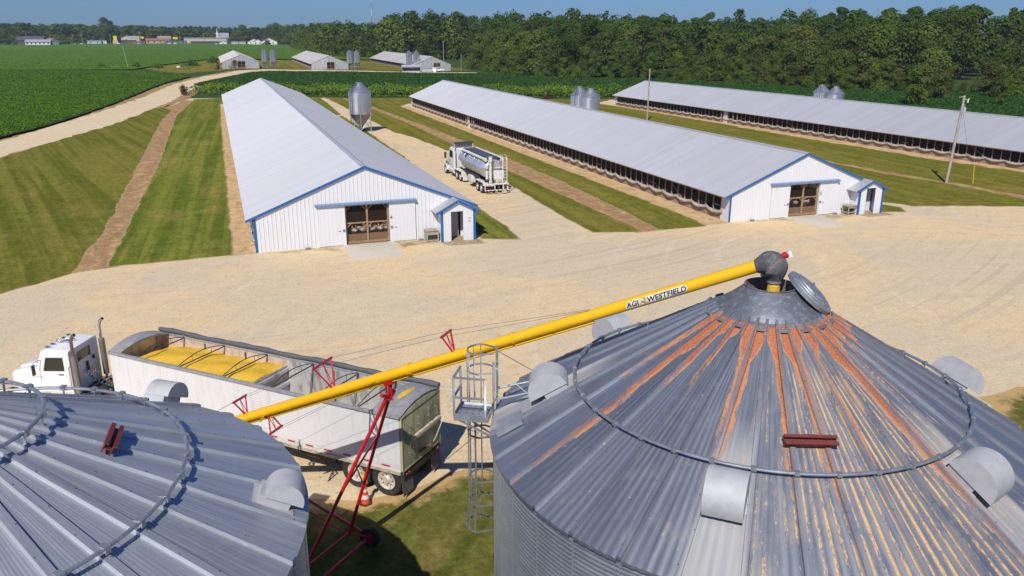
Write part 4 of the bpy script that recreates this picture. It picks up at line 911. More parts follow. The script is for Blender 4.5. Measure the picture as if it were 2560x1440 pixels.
for sx in (-1,1):
    mb=MB(); secs=[]
    for i in range(13):
        t=PI*(-.02+1.04*i/12); c_=(math.cos(t),math.sin(t)); 
        secs.append([(sx*.62,2.33-c_[0]*.66,.55+c_[1]*.66),(sx*1.0,2.33-c_[0]*.68,.55+c_[1]*.66),(sx*1.16,2.33-c_[0]*.64,.55+c_[1]*.58),(sx*1.19,2.33-c_[0]*.58,.50+c_[1]*.50),(sx*1.0,2.33-c_[0]*.60,.52+c_[1]*.56),(sx*.62,2.33-c_[0]*.6,.52+c_[1]*.6)])
    mb.loft(secs,smooth=True); mb.build('fender',WHITE,tk)
    mb=MB(); mb.box(sx*.82-.16,sx*.82+.16,2.75,3.02,.98,1.14); mb.build('headlight',GLASS,tk,bevel=.03)
    mb=MB(); mb.lathe([(.06,0),(.055,.03),(0,.05)],10,(sx*1.02,2.85,1.22),0,axis=(sx*.6,.3,.6)); mb.build('turn_signal',M('amber_lens',(.6,.16,.01),.3,0,.05,3.),tk)
    mb=MB(); mb.prism([(sx*1.052,.12,1.15),(sx*1.048,1.28,1.15),(sx*1.02,1.34,2.05),(sx*1.045,.12,2.12)],(sx*.012,0,0)); D=mb.build('door',WHITE,tk,bevel=.01)
    mb=MB(); mb.prism([(sx*1.045,.25,2.12),(sx*1.045,1.16,2.10),(sx*1.045,.98,2.68),(sx*1.045,.25,2.70)],(sx*.03,0,0)); mb.build('side_window',GLASS,D)
    mb=MB(); mb.bar((sx*1.07,.3,1.95),(sx*1.07,.52,1.95),.03,.03); mb.build('door_handle',DARK,D)
    # stack with perforated guard
    mb=MB(); mb.tube([(sx*1.02,-.22,.95),(sx*1.02,-.22,3.25),(sx*1.02,-.22,3.42),(sx*1.02,-.30,3.62),(sx*1.02,-.42,3.72)],.065,14,cap=False); ST=mb.build('exhaust_stack',CHROME if sx>0 else M('tarnished_chrome',(.30,.22,.20),.3,.9,.2,4.),tk)
    mb=MB(); mb.tube([(sx*1.02,-.22,1.15),(sx*1.02,-.22,2.78)],.125,16); mb.build('heat_shield',M('perforated_guard',(.36,.33,.30),.5,.6,.25,30.,col2=(.14,.12,.10)),ST)
    mb=MB(); mb.tube([(sx*1.12,-.06,1.35),(sx*1.2,-.06,1.4),(sx*1.2,-.06,2.3),(sx*1.12,-.06,2.35)],.02,8); mb.build('grab_rail',CHROME,tk)
    mb=MB(); mb.tube([(sx*1.02,1.25,2.55),(sx*1.3,1.42,2.5),(sx*1.3,1.42,1.9),(sx*1.04,1.3,1.85)],.016,6); mb.box(sx*1.3-.09,sx*1.3+.09,1.40,1.44,1.98,2.42,1); mb.build('wing_mirror',[CHROME,DARK],tk)
    mb=MB(); mb.tube([(sx*.88,-.5+.02,.72),(sx*.88,1.2,.72)],.32,20); mb.build('fuel_tank',CHROME,tk)
    mb=MB(); mb.obox((sx*.73,1.78,1.78),(.008,0,0),(0,.12,0),(0,0,.02)); mb.build('hood_vent',DARK,tk)
mb=MB(); mb.prism([(-.46,-.012,2.28),(.46,-.012,2.28),(.46,-.012,2.72),(-.46,-.012,2.72)],(0,.03,0)); mb.build('rear_window',M('tinted_rear_window',(.10,.10,.045),.12,0,.1,2.,spec=.8),tk,bevel=.01)
mb=MB(); mb.prism([(-.86,1.55,2.14),(.86,1.55,2.14),(.84,1.27,2.82),(-.84,1.27,2.82)],(0,.06,.03)); mb.build('windshield',GLASS,tk)
mb=MB(); mb.box(-.5,.5,2.95,3.0,.98,1.62); [mb.box(-.46,.46,3.0,3.015,z,z+.02,1) for z in [1.02+.06*i for i in range(10)]]; mb.build('grille',[DARK,CHROME],tk)
mb=MB(); mb.loft([[(x,y,z) for x,z in rr(w_,.32,.05,3,0,.62)] for y,w_ in ((2.9,2.3),(3.1,2.28),(3.18,2.1))]); mb.build('bumper',CHROME,tk)
for x in (-.72,-.38,0,.38,.72):
    mb=MB(); mb.loft([[(x+.05*math.cos(t)*k,1.02+dy+.05*math.sin(t)*0,3.02+.05*k*math.sin(t)) for t in [2*PI*i/8 for i in range(8)]] for dy,k in ((-.14,.4),(0,1.),(.08,1.),(.13,.3))]); mb.build('marker_light',M('chrome_marker',(.35,.38,.45),.2,.9,.1,4.),tk)
mb=MB()
for x,l in ((-.15,.62),(.12,.5)): mb.tube([(x,.35,3.09),(x,.35+l*.8,3.09),(x,.35+l,3.10)],[.025,.035,.075],10); mb.bar((x,.5,3.0),(x,.5,3.08),.03,.03)
mb.build('air_horn',CHROME,tk)
mb=MB()
for x in (-.42,.42): mb.box(x-.05,x+.05,-3.7,2.85,.72,.98)
for y in (-3.65,-2.4,-1.2,-.2): mb.box(-.40,.40,y,y+.12,.74,.94)
mb.box(-.9,.9,-1.0,-.12,.95,1.0); mb.box(-.75,.75,-3.6,-1.6,.985,1.02); mb.build('chassis',FRAME,tk)
mb=MB(); mb.prism([(-.45,-3.1,1.02),(.45,-3.1,1.02),(.45,-2.2,1.02),(-.45,-2.2,1.02)],(0,0,.07)); mb.build('fifth_wheel',FRAME,tk,bevel=.02)
for x,cl,k in ((-.25,(.03,.25,.3),0),(.0,(.32,.16,.09),1),(.18,(.4,.25,.12),2),(-.1,(.02,.02,.02),3)):
    mb=MB(); pts=[]
    for i in range(120):
        t=i/119; y=-.05-t*2.2; sag=-.55*math.sin(PI*t); pts.append((x+.15*math.sin(t*3+k)+.05*math.cos(i*.9),y,1.75-.25*t+sag+.05*math.sin(i*.9)))
    mb.tube(pts,.014,5); mb.build('air_hose',M(('teal_hose','copper_hose','tan_hose','black_hose')[k],cl,.5,.1),tk)
for b_ in ((-.78,-.66,-.06,-.008,1.75,1.9),(.05,.15,-.07,-.008,1.7,2.1),(.52,.62,-.07,-.008,2.05,2.2),(-.6,-.57,-.05,-.008,1.5,2.0)):
    mb=MB(); mb.box(*b_); mb.build('hose_bracket',DARK,tk)
add_wheels(tk,2.33,(-2.1,-3.3),1.18,RIMW)
for sx in (-1,1):
    mb=MB(); mb.obox((sx*.98,-3.95,.66),(.3,0,0),(0,.006,0),(0,.02,.36)); mb.build('mud_flap',BLACK,tk)
# ================================================================ feed tanker on the drive
fk=thing('feed_tanker',(25.7,76.9,0),R(1),'white feed truck with a round silver tank, driving away between the long barns','feed truck')
TS=1.0
FW=M('off_white_paint',(.72,.72,.71),.45,0,.06,1.5,col2=(.6,.57,.52)); SIL=M('polished_tank',(.62,.65,.70),.30,.55,.06,.8,(1,.2,1),col2=(.55,.55,.56))
mb=MB(); secs=[]
for y,s_,dz in ((1.0,.62,.06),(1.25,.90,.0),(1.6,1.,0),(9.2,1.,0),(9.45,.94,0),(9.55,.8,0)):
    secs.append([(1.22*s_*math.cos(t)*(1. if math.sin(t)>-.2 else .80),y,2.42+dz+1.1*s_*math.sin(t)*(1. if math.sin(t)>0 else 1.05)) for t in [2*PI*i/28 for i in range(28)]])
mb.loft(secs); tank=mb.build('tank',SIL,fk)
for y in (2.8,4.4,6.0,7.6,8.9): 
    mb=MB(); mb.tube([(1.235*math.cos(t)*(1. if math.sin(t)>-.2 else .80),y,2.42+1.115*math.sin(t)*(1. if math.sin(t)>0 else 1.05)) for t in [2*PI*i/28 for i in range(28)]],.009,5,closed=True); mb.build('tank_band',SIL,tank)
mb=MB(); mb.box(-.62,.78,1.2,9.5,3.42,3.50)
for i in range(9): mb.box(-.55,.72,1.4+.9*i,2.2+.9*i,3.50,3.56,1)
mb.build('top_hatch',[FRAME,M('dark_tarp_hatch',(.045,.05,.065),.5,.1,.4,5.,col2=(.2,.22,.25))],fk)
mb=MB(); mb.box(.80,1.12,1.0,9.6,3.22,3.54); mb.build('catwalk',FW,fk,bevel=.03)
mb=MB(); mb.tube([(-.86,1.1,3.42),(-.86,8.7,3.46)],.15,14); mb.tube([(-.86,1.2,3.43),(-.86,.95,3.41)],.19,14); mb.build('boom_auger',M('cream_auger',(.66,.65,.56),.5,0,.08,2.),fk)
mb=MB(); mb.bar((-1.0,6.8,3.2),(-.98,6.8,2.5),.3,.12); mb.build('boom_rest',DARK,fk)
mb=MB(); mb.tube([(-.42,.72,.95),(-.42,.78,3.62)],.15,14); mb.tube([(-.42,.72,3.2),(-.42,.72,3.72)],.2,14); mb.tube([(-.42,.72,.9),(-.42,.72,1.25)],.2,14); mb.build('vertical_auger',M('cream_auger',(.66,.65,.56)),fk)
mb=MB()
for x in (-.68,-.2): mb.tube([(x,.6,1.2),(x-.05,.62,2.2),(x+.1,.7,3.3)],.03,6)
mb.box(-1.0,-.1,.75,.95,1.0,1.45); mb.tube([(-.9,.75,1.3),(-.3,.6,1.6),(.1,.75,1.2)],.04,6); mb.build('hydraulics',DARK,fk)
mb=MB(); mb.box(-.85,1.1,.85,1.05,1.1,2.3); mb.box(-.9,1.12,.8,1.1,2.5,2.62,1); mb.box(.05,.95,.45,.85,.95,1.5,1); mb.build('rear_cabinet',[FW,CREAM],fk,bevel=.02)
mb=MB()
for x in (.72,1.18): mb.tube([(x,.28,.55),(x,.28,3.25),(x,.5,3.55),(x,.9,3.56)],.035,6)
for i in range(9): mb.tube([(.72,.28,.7+.31*i),(1.18,.28,.7+.31*i)],.024,6)
for z in (3.72,): mb.tube([(.72,.28,3.2),(.72,.28,3.72),(.72,1.0,3.85),(1.18,1.0,3.85),(1.18,.28,3.72),(1.18,.28,3.2)],.025,6)
mb.build('ladder',FW,fk)
mb=MB(); mb.box(-1.27,1.27,.02,.10,.40,.50)
for x in (-1.25,-.2,.72,1.18): mb.box(x-.04,x+.04,.02,.1,.5,1.05)
mb.box(-1.27,1.27,.02,.12,1.0,1.14); mb.box(-1.27,-.3,.03,.09,.88,.98)
for i in range(6): mb.box(-1.2+.42*i,-1.0+.42*i,.008,.018,.42,.48,1)
mb.box(.55,1.05,.05,.06,.12,.38,2); mb.build('rear_bumper',[FW,TAPE,CREAM],fk)
for sx in (-1,1):
    for k in range(3):
        mb=MB(); mb.lathe([(.065,0),(.055,.03),(0,.04)],12,(sx*(1.1-.2*k)+(0 if sx<0 else .08),.018,.88),0,axis=(0,-1,0)); mb.build('tail_light',REDL,fk)
    mb=MB(); mb.box(sx*.99-.28,sx*.99+.28,.7,3.4,1.10,1.16); mb.box(sx*.99-.28,sx*.99+.28,.62,.70,.85,1.16); mb.build('fender',FW,fk,bevel=.02)
mb=MB(); mb.box(-1.2,-.75,4.6,5.9,.55,1.25); mb.build('side_box',FW,fk,bevel=.03)
mb=MB()
for x in (-.45,.45): mb.box(x-.06,x+.06,.1,16.6,.85,1.15)
for y in (1.5,2.8,4.2,6,8,9.4,10.6,12): mb.box(-.39,.39,y,y+.1,.9,1.1)
mb.prism([(-.8,3.6,1.15),(.8,3.6,1.15),(.5,3.6,1.5),(-.5,3.6,1.5)],(0,5,0)); mb.tube([(-1.0,3.2,1.35),(-1.0,9,1.5)],.06,6); mb.build('chassis',FRAME,fk)
for y in (1.35,2.6):
    for sx in (-1,1): wheel(fk,(sx*1.10,y,.52),(sx,0,0),.52,.28,.30,FW); wheel(fk,(sx*.78,y,.52),(-sx,0,0),.52,.28,.30,FW)
mb=MB(); mb.box(-1.1,-.6,7.9,8.1,.2,1.1); mb.box(.6,1.1,7.9,8.1,.2,1.1); mb.build('landing_leg',FW,fk)
# tractor half
yc=11.3
mb=MB(); mb.loft([sec(yc,2.2,1.0,3.2,.12),sec(yc+.1,2.3,.98,3.3,.16),sec(yc+1.5,2.3,.98,3.3,.18),sec(yc+2.0,2.2,.98,2.75,.18),sec(yc+2.35,2.05,.98,2.15,.16)]); mb.build('cab',FW,fk)
mb=MB(); mb.loft([sec(yc+2.3,1.95,.95,2.1,.22),sec(yc+3.2,1.7,.9,1.9,.25),sec(yc+4.0,1.45,.85,1.65,.25),sec(yc+4.25,1.2,.9,1.4,.2)]); mb.build('hood',FW,fk)
mb=MB(); mb.prism([(-1.05,yc+.3,3.28),(1.05,yc+.3,3.28),(1.1,yc-.2,4.02),(-1.1,yc-.2,4.02)],(0,.04,0)); mb.build('wind_deflector',M('grey_mesh_deflector',(.2,.2,.22),.5,.3,.3,20.),fk)
for sx in (-1,1):
    mb=MB(); mb.tube([(sx*1.08,yc-.2,1.0),(sx*1.08,yc-.2,3.0)],.14,12); mb.tube([(sx*1.08,yc-.2,3.0),(sx*1.08,yc-.25,3.75)],.06,10); mb.build('exhaust_stack',FW,fk)
    mb=MB(); mb.prism([(sx*1.15,yc+.3,2.2),(sx*1.15,yc+1.5,2.2),(sx*1.13,yc+1.4,2.95),(sx*1.13,yc+.3,2.95)],(sx*.02,0,0)); mb.build('side_window',GLASS,fk)
    mb=MB(); mb.tube([(sx*1.1,yc+2.0,2.5),(sx*1.5,yc+2.1,2.5)],.02,6); mb.box(sx*1.5-.12,sx*1.5+.12,yc+2.06,yc+2.14,1.95,2.65); mb.build('wing_mirror',DARK,fk)
    mb=MB(); mb.tube([(sx*.9,yc+.1,.75),(sx*.9,yc+1.8,.75)],.33,16); mb.build('fuel_tank',FW,fk)
    mb=MB(); secs=[]
    for i in range(9):
        t=PI*i/8; secs.append([(sx*.6,yc+3.2-.66*math.cos(t),.55+.66*math.sin(t)),(sx*1.2,yc+3.2-.64*math.cos(t),.55+.6*math.sin(t)),(sx*1.2,yc+3.2-.56*math.cos(t),.55+.52*math.sin(t)),(sx*.6,yc+3.2-.6*math.cos(t),.55+.6*math.sin(t))])
    mb.loft(secs); mb.build('fender',FW,fk)
    mb=MB(); mb.box(sx*.98-.28,sx*.98+.28,yc-3.2,yc-.6,1.1,1.16); mb.box(sx*1.0-.26,sx*1.0+.26,yc-3.3,yc-3.2,.6,1.16); mb.build('deck_plate',FW,fk)
    wheel(fk,(sx*1.05,yc+3.2,.52),(sx,0,0),.52,.28,.30,FW)
    for y in (yc-1.3,yc-2.6): wheel(fk,(sx*1.08,y,.52),(sx,0,0),.52,.28,.30,FW); wheel(fk,(sx*.76,y,.52),(-sx,0,0),.52,.28,.30,FW)
mb=MB(); mb.prism([(-.95,yc+2.28,2.18),(.95,yc+2.28,2.18),(.9,yc+1.98,2.78),(-.9,yc+1.98,2.78)],(0,.05,.02)); mb.build('windshield',GLASS,fk)
mb=MB(); mb.box(-.35,.35,yc-.02,yc-.005,2.4,2.85); mb.build('rear_window',GLASS,fk)
# ================================================================ traffic cone by the auger
cn=thing('traffic_cone',(3.45,24.75,0),0,'orange and white traffic cone with an amber topper beside the trailer wheels','traffic cone')
mb=MB(); mb.prism([(.24*math.cos(R(60*i+20)),.24*math.sin(R(60*i+20)),0) for i in range(6)],(0,0,.05)); mb.build('base',BLACK,cn,bevel=.01)
OR=M('orange_plastic',(.72,.08,.02),.5,0,.1,4.)
mb=MB()
rz_=lambda z:.15-.115*(z-.05)/.72
for a_,b_,m_ in ((.05,.22,0),(.22,.36,1),(.36,.48,0),(.48,.58,1),(.58,.77,0)): mb.lathe([(rz_(a_),a_),(rz_(b_),b_)],20,m=m_)
mb.build('body',[OR,M('white_band',(.7,.68,.66),.5)],cn)
mb=MB(); mb.box(-.09,.09,-.035,.035,.78,1.02); mb.tube([(0,0,1.02),(0,0,1.2)],.02,8); mb.tube([(0,0,1.14),(0,0,1.22)],.04,8); mb.build('topper',M('amber_plastic',(.75,.22,.02),.4),cn,bevel=.015)
# ================================================================ poultry barns
def roofmat(name,c1,c2,metal=.35,stain=(.5,.47,.42),amt=.35):
    m,nt,b=newmat(name); N=NT(nt); O=N.coord('Object'); x,y,z=N.xyz(O)
    st=N.noise(N.vec(N.m('MULTIPLY',x,.12),N.m('MULTIPLY',y,1.1),N.m('MULTIPLY',z,.12)),1.,4,.65); big=N.noise(O,.11,4,.6)
    wn=N.n('ShaderNodeTexWhiteNoise',noise_dimensions='1D'); N.put(wn.inputs['W'],N.m('FLOOR',N.m('DIVIDE',y,.915)))
    c=N.mix(N.ramp(st,.3,.7),c1,c2); c=N.mix(N.m('MULTIPLY',N.ramp(big,.48,.72),amt),c,stain)
    k=N.m('MULTIPLY_ADD',wn.outputs[0],.07,.965); c=N.mix(1.,c,N.vec(k,k,k),'MULTIPLY')
    N.put(b.inputs['Base Color'],c); b.inputs['Metallic'].default_value=metal; N.put(b.inputs['Roughness'],N.m('MULTIPLY_ADD',st,.2,.42)); return m
ROOF=roofmat('galvalume_roof',(.49,.495,.52),(.515,.52,.545),.35,(.48,.465,.44),.3); ROOF2=roofmat('old_galvanised_roof',(.46,.44,.41),(.56,.54,.51),.2,(.40,.33,.27),.6)
SIDING=M('white_ribbed_siding',(.72,.73,.75),.45,0,.03,.6,(1,1,.4),col2=(.72,.71,.69),lo=.5,hi=.8); SIDING2=M('grey_galvanised_siding',(.52,.53,.54),.5,.3,.15,.5,(1,1,.3),col2=(.42,.41,.40))
BLUE=M('blue_trim',(.02,.12,.34),.45,0,.08,2.); BLUE2=M('blue_track_cover',(.15,.24,.40),.6,.1,.1,2.,col2=(.22,.30,.42))
WOOD=M('weathered_timber',(.30,.18,.095),.8,0,.25,3.,(1,1,.3),col2=(.40,.28,.17)); WOODG=M('grey_post',(.36,.27,.20),.85,0,.25,3.,(1,1,.3),col2=(.25,.17,.12))
LITTER=M('brown_litter',(.17,.10,.06),.95,0,.3,1.5,col2=(.22,.14,.09)); CURT=M('beige_curtain',(.52,.45,.38),.8,0,.15,2.,(1,1,3),col2=(.36,.30,.25)); INKB=M('black_lettering',(.02,.02,.02),.6)
def meshmat(name,alpha,col):
    m,nt,b=newmat(name); N=NT(nt); b.inputs['Base Color'].default_value=(*col,1); b.inputs['Roughness'].default_value=.7
    t=N.n('ShaderNodeBsdfTransparent'); ms=N.n('ShaderNodeMixShader'); O=N.coord('Object')
    N.put(ms.inputs[0],N.m('MULTIPLY_ADD',N.noise(O,14.,3,.8),.25,alpha-.12)); nt.links.new(t.outputs[0],ms.inputs[1]); nt.links.new(b.outputs[0],ms.inputs[2])
    out=[x for x in nt.nodes if x.type=='OUTPUT_MATERIAL'][0]; nt.links.new(ms.outputs[0],out.inputs[0]); return m
NETM=meshmat('black_wire_mesh',.52,(.03,.028,.025)); NETB=meshmat('brown_wire_mesh',.30,(.07,.045,.03))
def barn(name,x0,y0,w_,L_,zw,zr_,rot,label,group,roof=ROOF,side=SIDING,trim=BLUE,door=(6.58,9.96),dtop=3.1,annex=None,near=True,open_left=True,number=None,side_door=None,rail=True,front=True):
    b=thing(name,(x0,y0,zg(x0,y0)),R(rot),label,'barn',group); mid=w_/2; sl=(zr_-zw)/mid
    rz=lambda x:zr_-sl*abs(x-mid)
    ov=.62; fo=.12
    # ribbed roof sheets
    ys=[]; y=-fo; p=.305 if near else 1.2
    while y<L_+fo: ys+=[(y,0),(y+.03,.03),(y+.06,.03),(y+.09,0)]; y+=p
    ys.append((L_+fo,0)); t=.02
    for sgn in ((-1,1)):
        mb=MB(); xe=mid+sgn*(mid+ov); vs=[]
        for y,h in ys: vs+=[(mid,y,rz(mid)+.10+h),(xe,y,rz(xe)+.10+h)]
        mb.add(vs,[(2*i,2*i+1,2*i+3,2*i+2) for i in range(len(ys)-1)])
        mb.prism([(mid,-fo,rz(mid)+.085),(xe,-fo,rz(xe)+.085),(xe,-fo,rz(xe)+.02),(mid,-fo,rz(mid)+.02)],(0,L_+2*fo,0),1)
        mb.build('roof',[roof,WOOD],b)
    mb=MB(); mb.prism([(mid-.22,-fo,rz(mid-.22)+.145),(mid,-fo,rz(mid)+.17),(mid+.22,-fo,rz(mid+.22)+.145),(mid,-fo,rz(mid)+.14)],(0,L_+2*fo,0)); mb.build('ridge_cap',roof,b)
    # front gable with door opening
    def gable(yy,op,nm,out):
        mb=MB(); xs=sorted(set([0,mid,w_]+([op[0],op[1]] if op else [])+([annex[0]+.9,annex[0]+1.9] if (annex and op) else [])))
        for a_,c_ in zip(xs[:-1],xs[1:]):
            zb=0
            if op and a_>=op[0]-1e-6 and c_<=op[1]+1e-6: zb=dtop
            if op and annex and abs(a_-annex[0]-.9)<1e-6: zb=2.3
            mb.prism([(a_,yy,zb),(c_,yy,zb),(c_,yy,rz(c_)),(a_,yy,rz(a_))],(0,.06*(1 if out<0 else -1),0))
        x=.30
        while x<w_-.1:
            zb=dtop if (op and op[0]-.05<x<op[1]+.05) else 0.
            if not(annex and op and annex[0]+.85<x<annex[0]+1.95): mb.box(x-.022,x+.022,yy-.035 if out<0 else yy,yy if out<0 else yy+.018,zb,rz(x)-.01)
            x+=.305 if near else .9
        return mb.build(nm,side,b)
    gable(0,door,'front_wall',-1); gable(L_,None,'back_wall',1)
    mb=MB()
    for sx in (0,1):
        x=0 if sx==0 else w_
        mb.box(x-.04+sx*0,x+.04,.07,L_-.07,0,.72,0); mb.box(x-.03,x+.03,.07,L_-.07,zw-.28,zw+.0,0)
        mb.box(x-.045,x+.045,.061,1.3,.0,zw-.02,1); mb.box(x-.045,x+.045,L_-1.3,L_-.061,0,zw-.02,1)
    mb.build('side_wall',[WOODG,side],b)
    for sx in (0,1):
        x=0 if sx==0 else w_; s_=-1 if sx==0 else 1
        mb=MB(); y=1.3; i=0; post=None
        while y<L_-1.2:
            if near and sx==0 and i<100:
                if post is None: q=MB(); q.box(-.05,.05,-.05,.05,.72,zw-.28); post=q.build('side_post',WOODG,b); pq=post
                else: pq=post.copy(); COL.objects.link(pq); pq.parent=b
                pq.location=(x,y,0)
            else: mb.box(x-.05,x+.05,y-.05,y+.05,.72,zw-.28)
            y+=1.22; i+=1
        if near:
            for yy in (8.,40.,75.): mb.bar((x,yy,.75),(x,yy+2.3,zw-.3),.08,.05)
            for yy in (1.5,13.,26.,52.,88.): mb.box(x-.06,x+.06,yy+.06,yy+1.1,1.15,1.25)
        o=mb.build('side_frame',WOODG,b); o['kind']='stuff'
        mb=MB(); mb.poly([(x-s_*.07,1.3,.72),(x-s_*.07,L_-1.3,.72),(x-s_*.07,L_-1.3,zw-.2),(x-s_*.07,1.3,zw-.2)]); mb.build('side_mesh',NETM,b)
        if near and sx==0:
            # rolled curtain sagging between its cords
            mb=MB(); pts=[];rr_=[]; y=.9; k=0
            while y<L_-.9:
                f=(y-.9)/2.6; sag=abs(math.sin(PI*f)); pts.append((x-.12-.06*sag,y,.74-.17*sag+.02*math.sin(k*2.1))); rr_.append(.07+.085*sag+.014*math.sin(k*1.3)); y+=.26; k+=1
            mb.tube(pts,rr_,9); mb.tube([(p_[0]-.03,p_[1],p_[2]+.13+.02*math.sin(i*.8)) for i,p_ in enumerate(pts)],.045,6); mb.build('side_curtain',CURT,b)
    mb=MB(); mb.box(.1,w_-.1,.1,L_-.1,0,.10); mb.build('litter_floor',LITTER,b)
    if near:
        mb=MB(); 
        for x in (mid-3.4,mid+3.4):
            y=6.
            while y<L_: mb.box(x-.07,x+.07,y-.07,y+.07,.1,rz(x)-.02); y+=4.9
        mb.build('inner_post',WOOD,b)
    # corner trim, barge boards
    if trim:
        for x in (0,w_):
            s_=-1 if x==0 else 1
            mb=MB(); mb.box(x-.09,x+.09,-.05,-.019,0,rz(x)-.02); mb.box(x+s_*.05-.012,x+s_*.05+.035*s_ if s_>0 else x-.062,-.05,.12,0,zw-.03) if False else None
            mb.build('corner_trim',trim,b)
        for sgn in (-1,1):
            xe=mid+sgn*(mid+ov); mb=MB(); mb.prism([(mid,-fo-.03,rz(mid)+.135),(xe,-fo-.03,rz(xe)+.135),(xe,-fo-.03,rz(xe)-.06),(mid,-fo-.03,rz(mid)-.06)],(0,.028,0)); mb.build('barge_board',trim,b)
    d0,d1=door
    if front:
        dw=(d1-d0)*.60
        for a_,c_ in ((d0-dw-.02,d0+.0),(d1,d1+dw)):
            mb=MB(); mb.box(a_,c_,-.11,-.055,.06,dtop+.03)
            x=a_+.15
            while x<c_-.05: mb.box(x-.012,x+.012,-.125,-.11,.08,dtop); x+=.305 if near else .8
            mb.box(a_,a_+.04,-.125,-.11,.06,dtop+.03); mb.box(c_-.04,c_,-.125,-.11,.06,dtop+.03)
            D=mb.build('sliding_door',side,b)
            if near:
                hx=c_-.14 if a_<d0 else a_+.14; mb=MB(); mb.box(hx-.09,hx+.09,-.16,-.126,1.12,1.30); mb.box(hx+(-.42 if a_<d0 else .22),hx+(-.24 if a_<d0 else .42),-.15,-.126,1.16,1.19); mb.build('latch',M('zinc_latch',(.30,.30,.29),.5,.5),D)
                if number and a_>d0-.01:
                    text_mesh('number',number,.42,(hx-.12,-.128,1.95),(1,0,0),(0,0,1),INKB,D)
        if rail:
            mb=MB(); mb.prism([(d0-dw-.18,-.02,dtop+.22),(d1+dw+.12,-.02,dtop+.22),(d1+dw+.12,-.26,dtop+.14),(d0-dw-.18,-.26,dtop+.14)],(0,0,-.012)); mb.box(d0-dw-.18,d1+dw+.12,-.27,-.245,dtop+.03,dtop+.15); mb.build('door_track',BLUE2 if trim else side,b)
        # timber and wire gate inside the doorway
        g=MB(); c_=(d0+d1)/2
        for x in (d0+.07,c_,d1-.07): g.box(x-.07,x+.07,.10,.2,.12,dtop)
        g.box(d0,d1,.08,.22,.10,.24); g.box(d0+.14,c_-.07,.11,.19,1.62,1.72); g.box(c_+.07,d1-.14,.11,.19,1.62,1.72); g.box(d0,d1,.11,.19,dtop-.1,dtop-.001)
        for s_,x in ((1,d0+.14),(-1,c_-.07),(1,c_+.07),(-1,d1-.14)): g.bar((x,.15,1.35),(x+s_*.3,.15,1.62),.06,.05); g.bar((x,.15,dtop-.45),(x+s_*.3,.15,dtop-.1),.06,.05)
        G_=g.build('wire_gate',WOOD,b)
        g=MB(); g.box(d0+.1,d1-.1,.21,.24,.24,.80); g.build('kick_board',M('brown_board',(.20,.115,.06),.85,0,.25,3.,(.3,1,1)),G_)
        g=MB(); g.poly([(d0+.1,.205,.8),(d1-.1,.205,.8),(d1-.1,.205,dtop-.05),(d0+.1,.205,dtop-.05)]); g.build('wire_mesh',NETB,G_)
    if annex:
        ax,aw,ad,az,ar=annex
        mb=MB(); am=ax+aw/2; asl=(ar-az)/(aw/2); dx0,dx1=ax+.72,ax+1.70; arz=lambda x:ar-asl*abs(x-am)
        for a_,c_,zb in ((ax,dx0,0),(dx0,am,2.35),(am,dx1,2.35),(dx1,ax+aw,0)): mb.prism([(a_,-ad,zb),(c_,-ad,zb),(c_,-ad,arz(c_)),(a_,-ad,arz(a_))],(0,.05,0))
        for x in (ax,ax+aw-.05): mb.box(x,x+.05,-ad+.05,-.02,0,az)
        x=ax+.2
        while x<ax+aw-.1:
            mb.box(x-.012,x+.012,-ad-.015,-ad,2.36 if dx0-.03<x<dx1+.03 else 0,arz(x)-.01); x+=.305
        y=-ad+.3
        while y<-.1: mb.box(ax-.015,ax,y-.012,y+.012,0,az); y+=.305
        A=mb.build('entry_porch',side,b)
        for sgn in (-1,1):
            xe=am+sgn*(aw/2+.5); mb=MB(); mb.prism([(am,-ad-.15,arz(am)+.06),(xe,-ad-.15,arz(xe)+.06),(xe,-ad-.15,arz(xe)+.02),(am,-ad-.15,arz(am)+.02)],(0,ad+1.9,0)); mb.build('porch_roof',roof,A)
            mb=MB(); mb.prism([(am,-ad-.18,arz(am)+.09),(xe,-ad-.18,arz(xe)+.09),(xe,-ad-.18,arz(xe)-.11),(am,-ad-.18,arz(am)-.11)],(0,.028,0)); mb.build('porch_barge_board',trim,A)
        for x in (ax-.01,ax+aw+.01):
            mb=MB(); mb.box(x-.1,x+.1,-ad-.04,-ad-.016,0,az-.05); mb.box(x-.02,x+.02,-ad-.015,-ad+.14,0,az-.08) ; mb.build('porch_corner_trim',trim,A)
        mb=MB(); mb.box(dx0,dx1,-.075,-.03,.02,2.3); mb.build('inner_door',M('grey_door',(.55,.56,.58),.5,0,.06,2.),A)
        mb=MB(); mb.box(ax+.05,ax+aw-.05,-ad+.05,-.03,0,.03); mb.build('porch_floor',_mc['stained_concrete'],A)
        if number=='4':
            mb=MB(); mb.box(ax+aw-.52,ax+aw-.26,-ad-.022,-ad-.016,1.42,1.86); sg=mb.build('notice',DW,A)
            mb=MB(); sx_=ax+aw-.50
            for z in (1.78,1.70,1.56,1.49): mb.box(sx_,sx_+.22,-ad-.025,-ad-.0225,z,z+.035)
            mb.build('notice_print',TAPE,A)
    if side_door:
        for yy,nm in side_door:
            mb=MB(); mb.box(-.16,-.051,yy,yy+1.15,.0,zw-.05); mb.box(-.22,-.16,yy+.1,yy+.35,.0,zw-.2); D=mb.build('side_door',M('pale_side_door',(.62,.64,.64),.5,0,.08,2.),b)
            for q_ in (yy-1.9,yy+1.6,yy-3.1): mb=MB(); mb.box(-.30,-.18,q_,q_+.12,0,zw-.1); mb.build('curtain_post',WOODG,b)
    return b
GN='long turkey barns beside the gravel yard'
